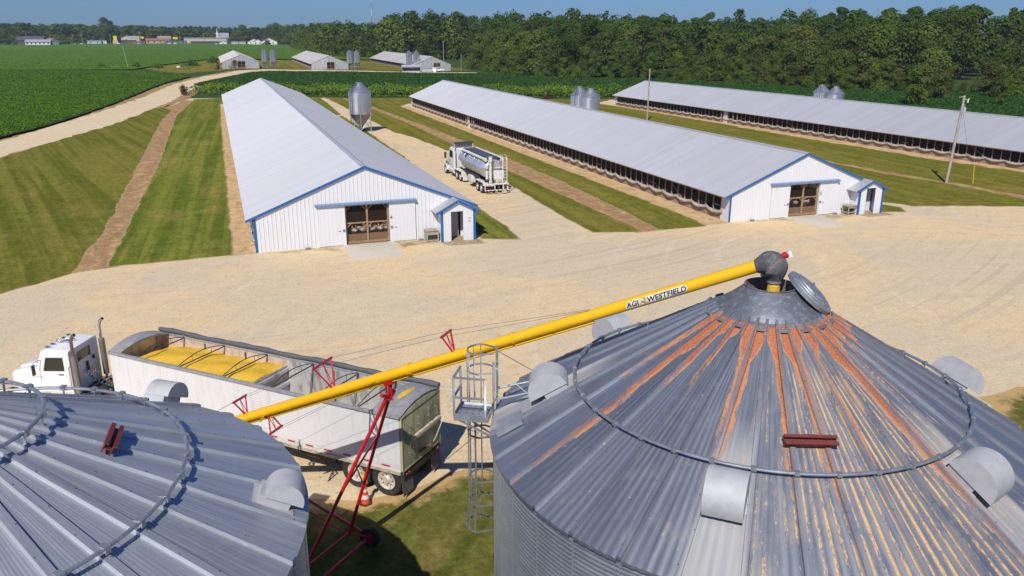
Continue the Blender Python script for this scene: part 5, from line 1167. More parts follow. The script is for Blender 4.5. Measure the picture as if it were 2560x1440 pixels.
B1=barn('turkey_barn',1.68,61.1,16.46,138.,2.60,5.90,0,'nearest white turkey barn with blue trim and a crowd of turkeys behind its mesh door',GN,annex=(13.75,2.6,1.5,2.52,3.2),number='4',side_door=[(60,1)])
B2=barn('turkey_barn',40.46,58.2,15.0,126.,2.36,5.5,-.4,'middle turkey barn with blue trim and a weathered table by its porch',GN,annex=(12.6,2.5,1.2,2.35,2.98),door=(5.95,9.1),dtop=2.92,number='5',side_door=[(79,1)])
B3=barn('turkey_barn',91.2,36.,15.6,136.,2.30,5.15,2.2,'farthest of the three near barns, only its long open side and grey roof showing',GN,door=(6.,9.2),side_door=[(93,1)],dtop=2.9)
GF='old barns beyond the dark bean field'
for i,(x0,y0,rot,lab) in enumerate(((3.9,402.,0,'weathered far barn with brown bushes in front, leftmost of the old barns'),(40.9,379.,-1.,'weathered far barn between two pairs of feed silos'),(80.8,352.,-1.,'weathered far barn with a white pickup parked at its door'))):
    F=barn('old_barn',x0,y0,16.,118.,2.7,6.0,rot,lab,GF,roof=ROOF2,side=SIDING2,trim=None,door=(6.6,10.0) if i<2 else (8.4,11.4),dtop=3.3,near=False,rail=False)
# ---- turkeys
SKIN=M('turkey_red_skin',(.50,.10,.12),.6,0,.2,6.); FEA=M('turkey_feathers',(.66,.58,.48),.8,0,.12,8.,col2=(.50,.42,.32))
def turkey():
    t=thing('turkey',(0,0,0),0,'white turkey','turkey'); mb=MB()
    sp=[((0,-.36,.40),.015),((0,-.30,.42),.07),((0,-.2,.42),.14),((0,-.05,.40),.19),((0,.1,.40),.19),((0,.2,.45),.13),((0,.24,.54),.07),((0,.25,.63),.04)]
    mb.tube([p for p,_ in sp],[r for _,r in sp],12); n0=len(mb.f)
    sp=[((0,.25,.62),.04),((0,.26,.70),.036),((0,.275,.745),.045),((0,.31,.755),.042),((0,.35,.74),.022),((0,.375,.725),.006)]
    mb.tube([p for p,_ in sp],[r for _,r in sp],10,1)
    mb.tube([(0,.30,.70),(0,.31,.64),(0,.30,.60)],[.02,.03,.008],8,1)
    for sx in (-1,1):
        mb.tube([(sx*.07,-.02,.26),(sx*.08,.0,.14),(sx*.08,-.02,.02)],[.05,.022,.014],7,1); 
        for dx in (-.04,0,.04): mb.tube([(sx*.08,-.02,.012),(sx*.08+dx,.08,.008)],.009,5,1)
    mb.build('body',[FEA,SKIN],t)
    for sx in (-1,1):
        mb=MB(); mb.loft([[(sx*(.16+.04*k),y,.42+h*math.cos(a)) if False else (sx*(.17+.035*math.sin(a)*k),y+.0,.42+h*math.cos(a)) for a in [2*PI*i/8 for i in range(8)]] for y,h,k in ((-.28,.02,.3),(-.12,.09,.8),(.06,.11,1.),(.16,.05,.6))]); mb.build('wing',FEA,t)
    return t
TK=turkey(); first=True
G4='turkeys behind the mesh door of the nearest barn'; G5='turkeys behind the mesh door of the middle barn'; G6='turkeys along the open side of the middle barn'
def put(x,y,rz,lab,g):
    global first
    o=TK if first else copy_tree(TK); first=False
    o.location=(x,y,.66); o.rotation_euler=(0,0,rz); o['label']=lab; o['group']=g; return o
for i,x in enumerate((8.95,9.2,9.42,9.68,9.9,10.1,10.28,10.5,10.72,10.95,11.2,11.42,11.5)):
    put(x,61.65+.28*((i*7)%3)+random.uniform(-.05,.1),random.uniform(2,4.4) if i%3 else random.uniform(-1,1),'white turkey in the flock behind the mesh door of the nearest barn',G4).scale=(1.,1.,random.uniform(.85,1.05))
for i,x in enumerate((46.75,48.0,48.75,49.2)):
    put(x,58.95+.25*(i%2),random.uniform(0,6),'white turkey behind the mesh door of the middle barn',G5)
for i,y in enumerate((63.,64.2,66.9,68.6,69.3,71.5,74.)):
    put(40.95,y,R(70+40*(i%3)),'white turkey at the open screened side of the middle barn',G6).location.z=.42
# raised litter the birds stand on
# ---- small things by the barns
bx=thing('cooler_box',(14.75,60.35,0),0,'square weathered wooden box beside the nearest barn porch','wooden box'); WG=M('pale_weathered_wood',(.40,.36,.29),.85,0,.2,4.,col2=(.26,.23,.18))
mb=MB(); 
for x in (-.48,.40):
    for y in (-.42,.34): mb.box(x,x+.09,y,y+.09,0,.85)
mb.box(-.46,.46,.36,.42,.05,.80); mb.box(-.46,-.41,-.33,.34,.1,.8); mb.box(.42,.46,-.33,.34,.1,.8); mb.box(-.39,.40,-.40,-.35,.55,.8); mb.box(-.39,.40,-.40,-.35,.05,.18); mb.build('frame',WG,bx)
mb=MB(); mb.box(-.50,.50,-.45,.45,.852,.90); mb.lathe([(.30,.90),(.28,.96),(.0,.97)],20); mb.build('top',WG,bx); mb=MB(); mb.box(-.37,.38,-.30,.3,.19,.54); mb.build('inner_unit',DARK,bx)
tb=thing('work_table',(53.0-.25,57.45,0),R(4),'low weathered wooden table standing by the porch of the middle barn','table')
mb=MB(); mb.box(-.78,.78,-.42,.42,.78,.85); mb.box(-.72,.72,-.37,-.33,.62,.779); mb.box(-.72,.72,.33,.37,.62,.779); mb.build('table_top',WG,tb)
for x in (-.68,.60):
    for y in (-.36,.30): mb=MB(); mb.box(x,x+.08,y,y+.08,0,.62); mb.build('leg',WG,tb)
mb=MB(); mb.box(-.6,.6,-.28,.28,.16,.22); mb.build('lower_shelf',WG,tb)
kt=thing('old_motor',(52.75,57.5,.22),0,'dark machine part lying on the shelf under the weathered table','machine part'); mb=MB(); mb.tube([(-.3,0,.16),(.05,0,.16)],.15,12); mb.tube([(.05,0,.16),(.3,0,.16)],.05,10); mb.box(-.3,.1,-.14,.14,0,.08); mb.build('body',DARK,kt)
lst=[(5.35,60.8,'low grey bait box at the foot of the nearest barn left of its door'),(14.0,60.75,'low grey bait box by the nearest barn right of its door'),(42.6,57.9,'low grey bait box at the foot of the middle barn left of its door'),(51.3,57.8,'low grey bait box by the middle barn right of its door')]
o0=None
for x,y,lab in lst:
    if o0 is None:
        o0=thing('bait_box',(x,y,0),0,lab,'bait box','grey bait boxes along the barn walls'); mb=MB(); mb.loft([[(a,b_,z) for a,b_ in rr(.42*k,.22*k,.05,2)] for z,k in ((0,1.),(.10,1.),(.14,.85))],smooth=False); mb.build('body',M('grey_plastic',(.17,.18,.19),.5),o0); mb=MB(); mb.loft([[(a,b_,z) for a,b_ in rr(.40*k,.20*k,.05,2)] for z,k in ((.142,.86),(.165,.8))],smooth=False); mb.build('lid',M('grey_plastic_lid',(.30,.31,.32),.5),o0)
    else: copy_tree(o0,(x,y,0),0,label=lab)
# ================================================================ feed bins
def feed_bin(x,y,r,zc,zs,zt,label,group,nleg=6,cyl_ladder=True,la=200,seg=28):
    t=thing('feed_bin',(x,y,zg(x,y)),0,label,'feed bin',group); mb=MB(); prof=[]
    nb=max(8,int((zs-zc)/.11)); 
    for i in range(nb*2+1): prof.append((r+(.012 if i%2 else -.004),zc+(zs-zc)*i/(nb*2)))
    mb.lathe(prof,seg); mb.build('bin_wall',FBM,t)
    mb=MB(); mb.lathe([(r+.06,zs-.04),(r*.98,zs+.03),(r*.30,zt-.14),(r*.30,zt-.0)],seg); mb.lathe([(r*.33,zt-.0),(r*.33,zt+.10),(0,zt+.14)],16); mb.build('bin_roof',FBM,t)
    mb=MB(); mb.lathe([(r-.01,zc),(.22,zc*.26),(.22,zc*.2),(0,zc*.2)],seg); mb.build('hopper',M('dull_hopper',(.33,.31,.28),.5,.5,.2,2.,(1,1,.3)),t)
    for k in range(nleg):
        a=2*PI*k/nleg+.35; ca,sa=math.cos(a),math.sin(a); mb=MB(); mb.bar((ca*(r+.05),sa*(r+.05),0),(ca*(r+.05),sa*(r+.05),zc+(zs-zc)*.28),.12,.07); mb.build('leg',GALVL,t)
    mb=MB()
    for k in range(nleg):
        a=2*PI*k/nleg+.35; b_=2*PI*(k+1)/nleg+.35; P=lambda a,z:(math.cos(a)*(r+.05),math.sin(a)*(r+.05),z)
        mb.tube([P(a,.3),P(b_,zc*.85)],.03,5); mb.tube([P(b_,.3),P(a,zc*.85)],.03,5); mb.tube([P(a,zc*.45),P(b_,zc*.45)],.03,5)
    mb.build('leg_brace',GALVL,t)
    if cyl_ladder:
        a=R(la); er=V(math.cos(a),math.sin(a),0); et=V(-er.y,er.x,0); mb=MB()
        for s_ in (-.2,.2): mb.bar(er*(r+.15)+et*s_+V(0,0,.9),er*(r+.15)+et*s_+V(0,0,zs),.05,.03); mb.bar(er*(r+.12)+et*s_+V(0,0,zs),er*.6+et*s_+V(0,0,zt+.05),.05,.03)
        z=1.
        while z<zs: mb.tube([er*(r+.15)-et*.2+V(0,0,z),er*(r+.15)+et*.2+V(0,0,z)],.018,5); z+=.33
        for i in range(1,8): p=er*(r+.12)+V(0,0,zs); q_=er*.6+V(0,0,zt+.05); c_=p+(q_-p)*i/8; mb.tube([c_-et*.2,c_+et*.2],.018,5)
        mb.build('ladder',DARK,t)
    return t
FBM=M('feed_bin_galvanised',(.50,.52,.55),.34,.75,.14,1.2,(1,1,2.),col2=(.56,.57,.58))
G7='grey feed bins behind the long barns'
feed_bin(22.2,137.5,1.8,2.9,6.5,7.85,'tall ribbed feed bin on six legs beside the nearest barn, its hopper in view','feed bins beside the long barns',la=215)
f1=feed_bin(57.6,123.8,1.5,2.6,5.8,7.0,'round grey feed bin, front one of the pair behind the middle barn','feed bins beside the long barns',la=215,cyl_ladder=False)
feed_bin(57.3,127.6,1.5,2.6,5.8,7.1,'round grey feed bin with a ladder, rear one of the pair behind the middle barn','feed bins beside the long barns',la=225)
feed_bin(106.6,123.6,1.6,2.4,5.1,6.35,'round grey feed bin, front one of the pair beyond the farthest barn roof','feed bins beside the long barns',la=215,cyl_ladder=False)
feed_bin(107.7,128.6,1.6,2.4,5.1,6.35,'round grey feed bin with a ladder, rear of the pair beyond the farthest barn','feed bins beside the long barns',la=225)
s0=feed_bin(22.6,404.,1.35,2.8,7.2,8.3,'slim grey silo, left one of the pair right of the leftmost old barn','slim silos beside the old barns',nleg=4,seg=16,la=250)
for x,y,lab in ((26.2,403.,'slim grey silo, right one of the pair right of the leftmost old barn'),(57.9,380.,'slim grey silo, left one of the pair right of the middle old barn'),(60.9,379.3,'slim grey silo, right one of the pair right of the middle old barn'),(79.8,357.,'slim grey silo, left one of the pair beside the shed'),(82.8,356.2,'slim grey silo, right one of the pair beside the shed')):
    copy_tree(s0,(x,y,zg(x,y)),0,label=lab)
# ================================================================ poles
POLE=M('grey_utility_pole',(.38,.34,.28),.85,0,.2,2.,(1,1,.15),col2=(.28,.24,.19))
def upole(x,y,h,lab,lean=(0,0),r=.14,arm=False,group='utility poles around the farm'):
    t=thing('utility_pole',(x,y,zg(x,y)),0,lab,'utility pole',group); mb=MB(); mb.tube([(0,0,0),(lean[0],lean[1],h)],[r,r*.7],10); mb.build('pole',POLE,t)
    if arm: mb=MB(); mb.box(-.6,.6,-.06,.06,h-.7,h-.58); mb.build('crossarm',POLE,t)
    return t
p1=upole(73.8,66.8,9.25,'leaning grey utility pole with a transformer on the grass right of the middle barn',(.95,.30),.17)
mb=MB(); mb.lathe([(0,7.25),(.19,7.28),(.2,7.95),(.14,8.02),(0,8.05)],16,(1.18,.28,0)); mb.tube([(1.18,.28,8.0),(1.18,.28,8.35)],.04,8); mb.bar((.8,.26,7.6),(1.1,.28,7.6),.08,.1); mb.build('transformer',M('transformer_grey',(.48,.50,.52),.4,.3),p1)
mb=MB(); mb.bar((.95,.3,8.95),(1.45,.25,8.75),.05,.05); mb.tube([(1.45,.25,8.5),(1.55,.25,8.95)],[.08,.05],8); mb.bar((.95,.3,9.15),(.1,.2,9.1),.04,.04); mb.build('fuse_bracket',M('white_insulator',(.65,.66,.67),.4),p1)
mb=MB(); mb.tube([(1.1,.26,7.4),(1.9,-.4,3.4),(2.25,-1.2,1.6)],.012,5); mb.build('guy_wire',DARK,p1)
mb=MB(); mb.tube([(2.25,-1.2,2.0),(2.35,-1.3,.0)],.035,6); mb.build('guy_marker',M('yellow_plastic',(.75,.55,.03),.5),p1)
upole(76.0,138.,9.4,'plain grey utility pole on the grass between the middle and farthest barns',(.1,0),.15)
upole(115.4,333.7,11.2,'tall pale utility pole at the edge of the woods',(.2,0),.2,True); upole(-37.,424.3,10.,'lone leaning pole in the bean field',(-1.2,0),.16); upole(99.5,345.,7.6,'thin pole with a white lamp head by the white pickup',(.1,0),.12)
upole(127.3,478.,11.,'utility pole in front of the trees behind the old barns',(0,0),.2,True)
# ================================================================ pickup, sheds by the old barns
def pickup(x,y,rz,lab,col):
    t=thing('pickup_truck',(x,y,zg(x,y)),rz,lab,'pickup truck'); mb=MB()
    prof=[(0,.45),(5.4,.45),(5.4,.95),(4.2,1.08),(3.95,1.15),(3.3,1.85),(1.9,1.85),(1.75,1.15),(0,1.12)]
    mb.prism([(a,-.95,z) for a,z in prof],(0,1.9,0)); mb.build('body',col,t,bevel=.06)
    mb=MB(); mb.prism([(a,-.97,z) for a,z in ((3.75,1.18),(3.25,1.72),(2.7,1.72),(2.7,1.18))],(0,1.94,0)); mb.prism([(a,-.97,z) for a,z in ((2.6,1.18),(2.6,1.72),(1.98,1.72),(1.9,1.18))],(0,1.94,0)); mb.build('side_window',GLASS,t)
    for a in (1.0,4.35):
        for s_ in (-1,1): wheel(t,(a,s_*.85,.38),(0,s_,0),.38,.24,.22,GALVL)
    return t
pickup(86.7,345.4,R(-18),'white pickup truck parked in front of the old barn',WHITE)
t=thing('shed',(73.6,343.6,zg(73,343)),R(-14),'low grey shed with a dark open front beside the pale container','shed')
mb=MB(); mb.box(0,7.6,3.9,4.,0,2.2); mb.box(0,.1,0,3.9,0,2.2); mb.box(7.5,7.6,0,3.9,0,2.2); mb.prism([(0,0,2.2),(0,4,2.2),(0,2,3.0)],(.1,0,0)); mb.prism([(7.5,0,2.2),(7.5,4,2.2),(7.5,2,3.0)],(.1,0,0)); mb.box(.1,7.5,0,.08,0,.6); mb.build('wall',SIDING2,t)
mb=MB(); mb.prism([(-.2,-.3,2.1),(-.2,2,3.08),(-.2,4.3,2.1),(-.2,2,3.0)],(8,0,0)); mb.build('roof',ROOF,t); mb=MB(); mb.box(.1,7.5,.3,3.8,.02,.1); mb.build('floor',DARK,t)
t=thing('container',(81.4,341.3,zg(81,341)),R(-14),'low pale green container between the shed and the white pickup','container'); PG=M('pale_green_paint',(.36,.46,.44),.5,.1,.12,2.)
mb=MB(); mb.box(0,4.2,0,2.0,.15,1.5); [mb.box(.1+.3*i,.2+.3*i,-.04,-.001,.2,1.45) for i in range(14)]; mb.build('body',PG,t); mb=MB(); mb.box(-.05,4.25,-.05,2.05,1.5,1.58); mb.build('lid',M('dark_lid',(.12,.16,.17),.6),t)
t=thing('tank_box',(85.9,340.2,zg(85,340)),R(-14),'white box tank at the right end of the pale green container','tank'); mb=MB(); mb.box(0,1.3,0,1.3,.1,1.9); mb.build('body',WHITE,t,bevel=.08); mb=MB(); mb.lathe([(.25,1.9),(.25,2.0),(0,2.0)],12,(.65,.65,0)); mb.build('cap',DARK,t)
# ================================================================ trees
def crown_cloud(name,lobes,n,leaf,mat,flat=.8,jit=.3):
    """leaf clumps over a cluster of lobes: ragged outline, gaps, upward facing"""
    lobes=np.array(lobes); wgt=lobes[:,3]**2; wgt/=wgt.sum(); idx=rng.choice(len(lobes),n,p=wgt)
    d=rng.normal(size=(n,3)); d/=np.linalg.norm(d,axis=1)[:,None]; d[:,2]=np.where(d[:,2]<-.35,-d[:,2],d[:,2])
    r=lobes[idx,3]*rng.uniform(.72,1.04,n)*(1+.12*np.sin(d[:,0]*9+idx)*np.sin(d[:,1]*8+idx*2)); P=lobes[idx,:3]+d*r[:,None]*[1,1,flat]
    N_=d+rng.normal(size=(n,3))*jit+[0,0,.35]; return quad_cloud(name,P,N_,leaf*rng.uniform(.6,1.4,n),mat)
def lobes_for(h,w_,k,base=.25,shape='round'):
    L=[]
    for i in range(k):
        t=rng.uniform(0,1); z=h*(base+(1-base)*t*.93)
        wid={'round':math.sin(PI*min(1,.18+.80*t))**.7,'oval':math.sin(PI*min(1,.25+.70*t))**.6,'pine':(1-t)*.8+.28 if t>.35 else .35,'bush':math.cos(t*1.3)}[shape]
        a=rng.uniform(0,2*PI); rad=w_/2*wid*rng.uniform(.3,.85); lr=w_*rng.uniform(.15,.25)*(1. if shape!='pine' else .72); L.append((rad*math.cos(a),rad*math.sin(a),z-lr*.5,lr))
    for z in np.linspace(h*max(base,.1),h*.86,5): L.append((0,0,z,w_*.19))
    return L
BARK=M('tree_bark',(.075,.065,.05),.9,0,.3,3.,(1,1,.2),col2=(.11,.10,.08))
LG1=leafmat('oak_leaves',(.052,.102,.015),(.080,.138,.021),(.12,.17,.03),.12,.28); LG2=leafmat('dark_pine_needles',(.038,.078,.015),(.058,.105,.021),(.085,.135,.028),.15,.25)
LG3=leafmat('olive_leaves',(.066,.112,.018),(.10,.146,.026),(.14,.17,.036),.12,.25); LG4=leafmat('vine_leaves',(.06,.115,.014),(.10,.16,.02),(.14,.19,.03),.2,.2); LG5=leafmat('brown_leaves',(.070,.095,.020),(.105,.125,.028),(.13,.15,.036),.15,.25)
def trunk_mesh(h,r,tw,k=5,w_=3.):
    mb=MB(); mb.tube([(0,0,-.3),(rng.normal()*.1,rng.normal()*.1,h*.3),(rng.normal()*.2,rng.normal()*.2,h*.62),(rng.normal()*.3,rng.normal()*.3,h*.8)],[r*.8,r*.55,r*.3,r*.08],8)
    for i in range(k):
        z=h*rng.uniform(.28,.6); a=rng.uniform(0,2*PI); l=w_*rng.uniform(.5,.9); mb.tube([(0,0,z),(l*.5*math.cos(a),l*.5*math.sin(a),z+l*.35),(l*math.cos(a),l*math.sin(a),z+l*.75)],[r*.4,r*.25,r*.06],6)
    return mb
def proto(kind,h,w_,n,leaf,mat,k,base,shape,label):
    t=thing(kind,(0,0,-500),0,label,'tree'); trunk_mesh(h,.028*h,0,5,w_*.45).build('trunk',BARK,t)
    c=crown_cloud('crown',lobes_for(h,w_,k,base,shape),n,leaf,mat); c.parent=t; return t
PR=[]
GW='trees of the wood behind the barns'
LB={'oak':'dark green broad tree massed in the wood behind the barns','pine':'dark pine tree massed in the wood behind the barns','olive':'olive green tree in the wood behind the barns','vine':'bright green vine covered tree at the edge of the wood','brown':'brownish tree at the right edge of the wood','bush':'low green bush at the foot of the wood'}
def mk(key,kind,*a):
    return key,proto(kind,*a,LB[key])
for i in range(4): PR.append(mk('oak','broadleaf_tree',19,10.5+i,4600,.31,LG1,22,.16,'round'))
for i in range(3): PR.append(mk('pine','pine_tree',21,7.5+.5*i,3400,.28,LG2,22,.22,'pine'))
for i in range(3): PR.append(mk('olive','broadleaf_tree',13,9.5+i,4200,.27,LG3,20,.08,'oval'))
for i in range(3): PR.append(mk('vine','vine_covered_tree',11,6.5+.7*i,3200,.26,LG4,18,.02,'oval'))
for i in range(2): PR.append(mk('brown','broadleaf_tree',12,9+i,3200,.26,LG5,18,.1,'oval'))
for i in range(3): PR.append(mk('bush','bush',4.2,6.5+i,1900,.22,LG4 if i else LG1,12,.0,'bush'))
by={}
for key,t in PR: by.setdefault(key,[]).append(t)
front=[(79,905),(72,700),(72,600),(77,566),(90,536),(99,497),(116,490),(134,482),(138,452),(128,420),(112,372),(109,330),(112,306),(120,292),(134,275),(149,262),(158,240),(163,215),(170,196),(182,186),(196,176),(200,150),(196,120)]
FP=np.array(front); seg=np.hypot(*np.diff(FP,axis=0).T); cum=np.r_[0,np.cumsum(seg)]
def along(s):
    i=min(max(np.searchsorted(cum,s)-1,0),len(seg)-1); t=(s-cum[i])/seg[i]; p=FP[i]+(FP[i+1]-FP[i])*t; d=(FP[i+1]-FP[i])/seg[i]; return p,np.array([-d[1],d[0]])   # normal points into the wood
used=set(); count={'n':0}; mass=[]
def plant(key,x,y,h,wk=1.,indiv=True,lab=None,group=GW):
    t=by[key][int(rng.integers(len(by[key])))]; z=zg(x,y); s=h/{'oak':19,'pine':21,'olive':13,'vine':11,'brown':12,'bush':4.2}[key]
    sc=(s*wk*rng.uniform(.9,1.15),s*wk*rng.uniform(.9,1.15),s)
    if indiv and count['n']<292:
        count['n']+=1
        if t.name not in used: used.add(t.name); o=t; o.location=(x,y,z); o.rotation_euler=(0,0,rng.uniform(0,6.28)); o.scale=sc; o['group']=group; o['label']=lab or LB[key]
        else: o=copy_tree(t,(x,y,z),rng.uniform(0,6.28),sc,lab or LB[key],group)
        return o
    mass.append((key,t,x,y,z,rng.uniform(0,6.28),sc))
pts=[]
s=0
while s<cum[-1]:
    p,nn=along(s); 
    if not inside(np.array([p+nn*3]),front+[(400,120),(400,1000),(100,1000)])[0]: nn=-nn
    D=np.hypot(*p); right=p[0]>150 and p[1]<262
    step=6.5 if D<420 else 10
    # low edge growth, then taller ranks behind
    q=p+rng.normal(size=2)*1.2; pts.append(('bush',q,rng.uniform(2.2,4.4),D))
    q=p+nn*4+rng.normal(size=2)*1.5; pts.append((rng.choice(['vine','vine','olive','oak'] if not right else ['olive','vine','brown','brown']),q,rng.uniform(7,12)*(1 if not right else .85)*(1.5 if p[1]>440 else 1),D))
    q=p+nn*11+rng.normal(size=2)*2; pts.append((rng.choice(['oak','olive','vine','oak'] if not right else ['olive','brown','olive','oak']),q,rng.uniform(12,18)*(1 if not right else .72)*(1.4 if p[1]>440 else 1),D+8))
    s+=step
DENSE=np.array([along(s_)[0] for s_ in np.arange(0.5,cum[-1],3.)])
for row,dd in enumerate((20,30,41,53,66,80,95,112,130,150,172,196)):
    s=rng.uniform(0,6)
    while s<cum[-1]:
        p,nn=along(s)
        if not inside(np.array([p+nn*3]),front+[(400,120),(400,1000),(100,1000)])[0]: nn=-nn
        q=p+nn*(dd+rng.normal()*2.5)+rng.normal(size=2)*2.; right=q[0]>146 and q[1]<285
        dq=dist_seg([q],front)[0] if False else np.min(np.hypot(*(DENSE-q).T))
        if dq<dd*.72 or not inside(np.array([q]),front+[(400,120),(400,1000),(100,1000)])[0]: s+=5; continue
        D=np.hypot(*q)
        if q[0]/q[1]>1.45 or (dd>60 and D>700): s+=9; continue
        h=rng.uniform(17,23) if not right else rng.uniform(10,15)+min(11,dd*.13)
        pts.append((rng.choice(['oak','oak','pine','oak'] if row<3 else ['oak','pine','oak','pine']) if not(right and row<2) else rng.choice(['oak','olive','brown']),q,h*(1.32 if (p[1]>440 and p[0]>86) else 1.05),D+dd*.5)); s+=8.2+row*.25
# the bay of field cut into the wood on the left of the tall stand: keep it open
pts=[q for q in pts if not(q[1][1]<300 and q[1][0]<q[1][1]*.30)]
vis=sorted(pts,key=lambda q:q[3])
for key,q,h,D in vis: plant(key,float(q[0]),float(q[1]),float(h))
# lone trees
plant_l=lambda *a,**k:(count.__setitem__('n',0),plant(*a,**k))[1]
plant_l('olive',150.5,148.,9.6,1.05,lab='lone rounded tree with olive and rusty leaves standing in the bean field',group=None) 
plant_l('vine',166,139.,8.,.8,lab='narrow vine covered tree at the right edge of the bean field',group=None); plant_l('brown',176,170.,10.,1.1,lab='bare brownish tree at the field edge behind the lone rounded tree',group=None)
for x,y,h in ((186,158,8),(196,140,9),(170,160,7)): plant_l('brown',x,y,h,1.2)
G8='brown bushes'
BB=leafmat('brown_bush',(.09,.05,.028),(.13,.08,.04),(.15,.11,.05),0,.2,1.5)
def bush(x,y,h,w_,mat,lab,n=700,leaf=.16,name='bush'):
    t=thing(name,(x,y,zg(x,y)),0,lab,'bush'); mb=MB()
    for i in range(7): a=i*.9; mb.tube([(0,0,0),(w_*.3*math.cos(a),w_*.3*math.sin(a),h*.75)],[.04,.012],5)
    mb.build('stem',BARK,t); c=crown_cloud('foliage',lobes_for(h,w_,9,0,'bush'),n,leaf,mat,1.); c.parent=t; return t
bush(-8.3,238.4,2.6,3.6,BB,'reddish brown bush at the left end of the hedge beside the dirt road'); bush(2.,397.5,2.6,3.,BB,'small brown bush left of the old barn door'); bush(9.3,396.,3.8,6.,BB,'wide brown bush in front of the old barn door',1100); bush(78.5,193.6,2.1,2.6,BB,'round tan bush on the grass behind the twin feed bins')
bush(-10.,440.,2.2,9.,LG4,'low green thicket left of the leftmost old barn',900,.3); bush(0,480.,2.2,11.,LG1,'dark green thicket behind the leftmost old barn',900,.3); bush(-33.,421.,1.9,7.,LG4,'green weeds around the lone pole in the bean field',700,.25); bush(-48,423,1.5,9,LG1,'dark weeds left of the lone pole',600,.25); bush(-24,419,1.6,8,LG1,'dark weeds right of the lone pole',600,.25)
# distant mass of wood: beyond the individual trees and along the far horizon
def mass_mesh(name,items,mat_of,kind='stuff'):
    obs=[]
    for key in sorted(set(i[0] for i in items)):
        VV=[];o_=0
        for k_,t,x,y,z,rz,sc in items:
            if k_!=key: continue
            me=[c for c in kids(t) if c.name.startswith('crown')][0].data
            a=np.empty(len(me.vertices)*3); me.vertices.foreach_get('co',a); a=a.reshape(-1,4,3)
            a=a[::5] if math.hypot(x,y)>420 else a[::3]; cx=a.mean(1,keepdims=True); a=cx+(a-cx)*(1.7 if math.hypot(x,y)<1000 else 2.9)
            a=a.reshape(-1,3)*np.array(sc); c,s_=math.cos(rz),math.sin(rz); VV.append(np.c_[a[:,0]*c-a[:,1]*s_+x,a[:,0]*s_+a[:,1]*c+y,a[:,2]+z])
        A=np.vstack(VV); n=len(A)//4; me=bpy.data.meshes.new(name); me.vertices.add(4*n); me.vertices.foreach_set('co',A.ravel()); me.loops.add(4*n); me.loops.foreach_set('vertex_index',np.arange(4*n,dtype=np.int32)); me.polygons.add(n); me.polygons.foreach_set('loop_start',(np.arange(n)*4).astype(np.int32)); me.polygons.foreach_set('loop_total',np.full(n,4,np.int32)); me.materials.append(mat_of(key)); me.update(calc_edges=True)
        o=bpy.data.objects.new(name,me); COL.objects.link(o); o['kind']='stuff'; obs.append(o)
    return obs
matk=lambda k:{'oak':LG1,'pine':LG2,'olive':LG3,'vine':LG4,'brown':LG5,'bush':LG4}[k]
print('mass trees',len(mass),'indiv',count)
if mass: mass_mesh('forest',mass,matk)
far=[]
for row in range(8):
    x=-520.
    while x<120:
        base=1275-.00045*(x+60)**2*.6+row*20; y=base+rng.normal()*8
        if x>40: y-=(x-40)*2.2
        far.append((rng.choice(['oak','pine','pine']),by['oak'][0],x,y,zg(x,y),rng.uniform(0,6.28),None)); x+=rng.uniform(5,7.5)
far2=[]
for k_,_,x,y,z,rz,_s in far:
    t=by[k_][int(rng.integers(len(by[k_])))]; h=rng.uniform(22,28)-min(9,max(0,(x+330)*.016)); s=h/20; far2.append((k_,t,x,y,z,rz,(s*1.6,s*1.6,s)))
mass_mesh('distant_treeline',far2,matk)
Gf='trees standing in front of the far town'
def ft(key,x,y,h,w_,lab): plant_l(key,x,y,h,w_,lab=lab,group=None)
ft('oak',-125,1184,34,.95,'tallest tree rising above the far treeline behind the town'); ft('oak',-119,1194,30,.9,'tree leaning on the tallest tree behind the town')
ft('oak',38.5,1135,25,1.2,'dark spreading tree beside the church in the far town'); ft('pine',50,1138,22,1.4,'dark flat topped pine right of the spreading tree'); ft('oak',27,1150,13.5,1.5,'round bright green tree right of the church')
for i,(x,y,h) in enumerate(((-228,1100,22),(-238,1090,24),(-216,1095,19),(-209,1090,12),(-246,1080,24))): ft('oak',x,y,h,1.3,('dark tree at the left end of the town beside the black roofed house','tall dark tree at the far left of the frame','dark tree behind the black roofed house','low dark tree by the white shop row','leftmost dark tree of the far town')[i])
ft('bush',-169,1150,10,2.2,'brown green thicket between the red roofed house and the pale blue building'); ft('bush',63,1046,6.5,1.3,'green bush in front of the brown roofed white house')
for x,y,h in ((72,1110,26),(78,1095,27),(84,1080,24),(89,1060,25),(92,1000,25),(95,960,24),(80,1130,28)): ft('oak',x,y,h,1.1,'dark green tree closing the far end of the bean field')
for key,t in PR:
    if t.name not in used:
        for c in kids(t): bpy.data.objects.remove(c)
        bpy.data.objects.remove(t)
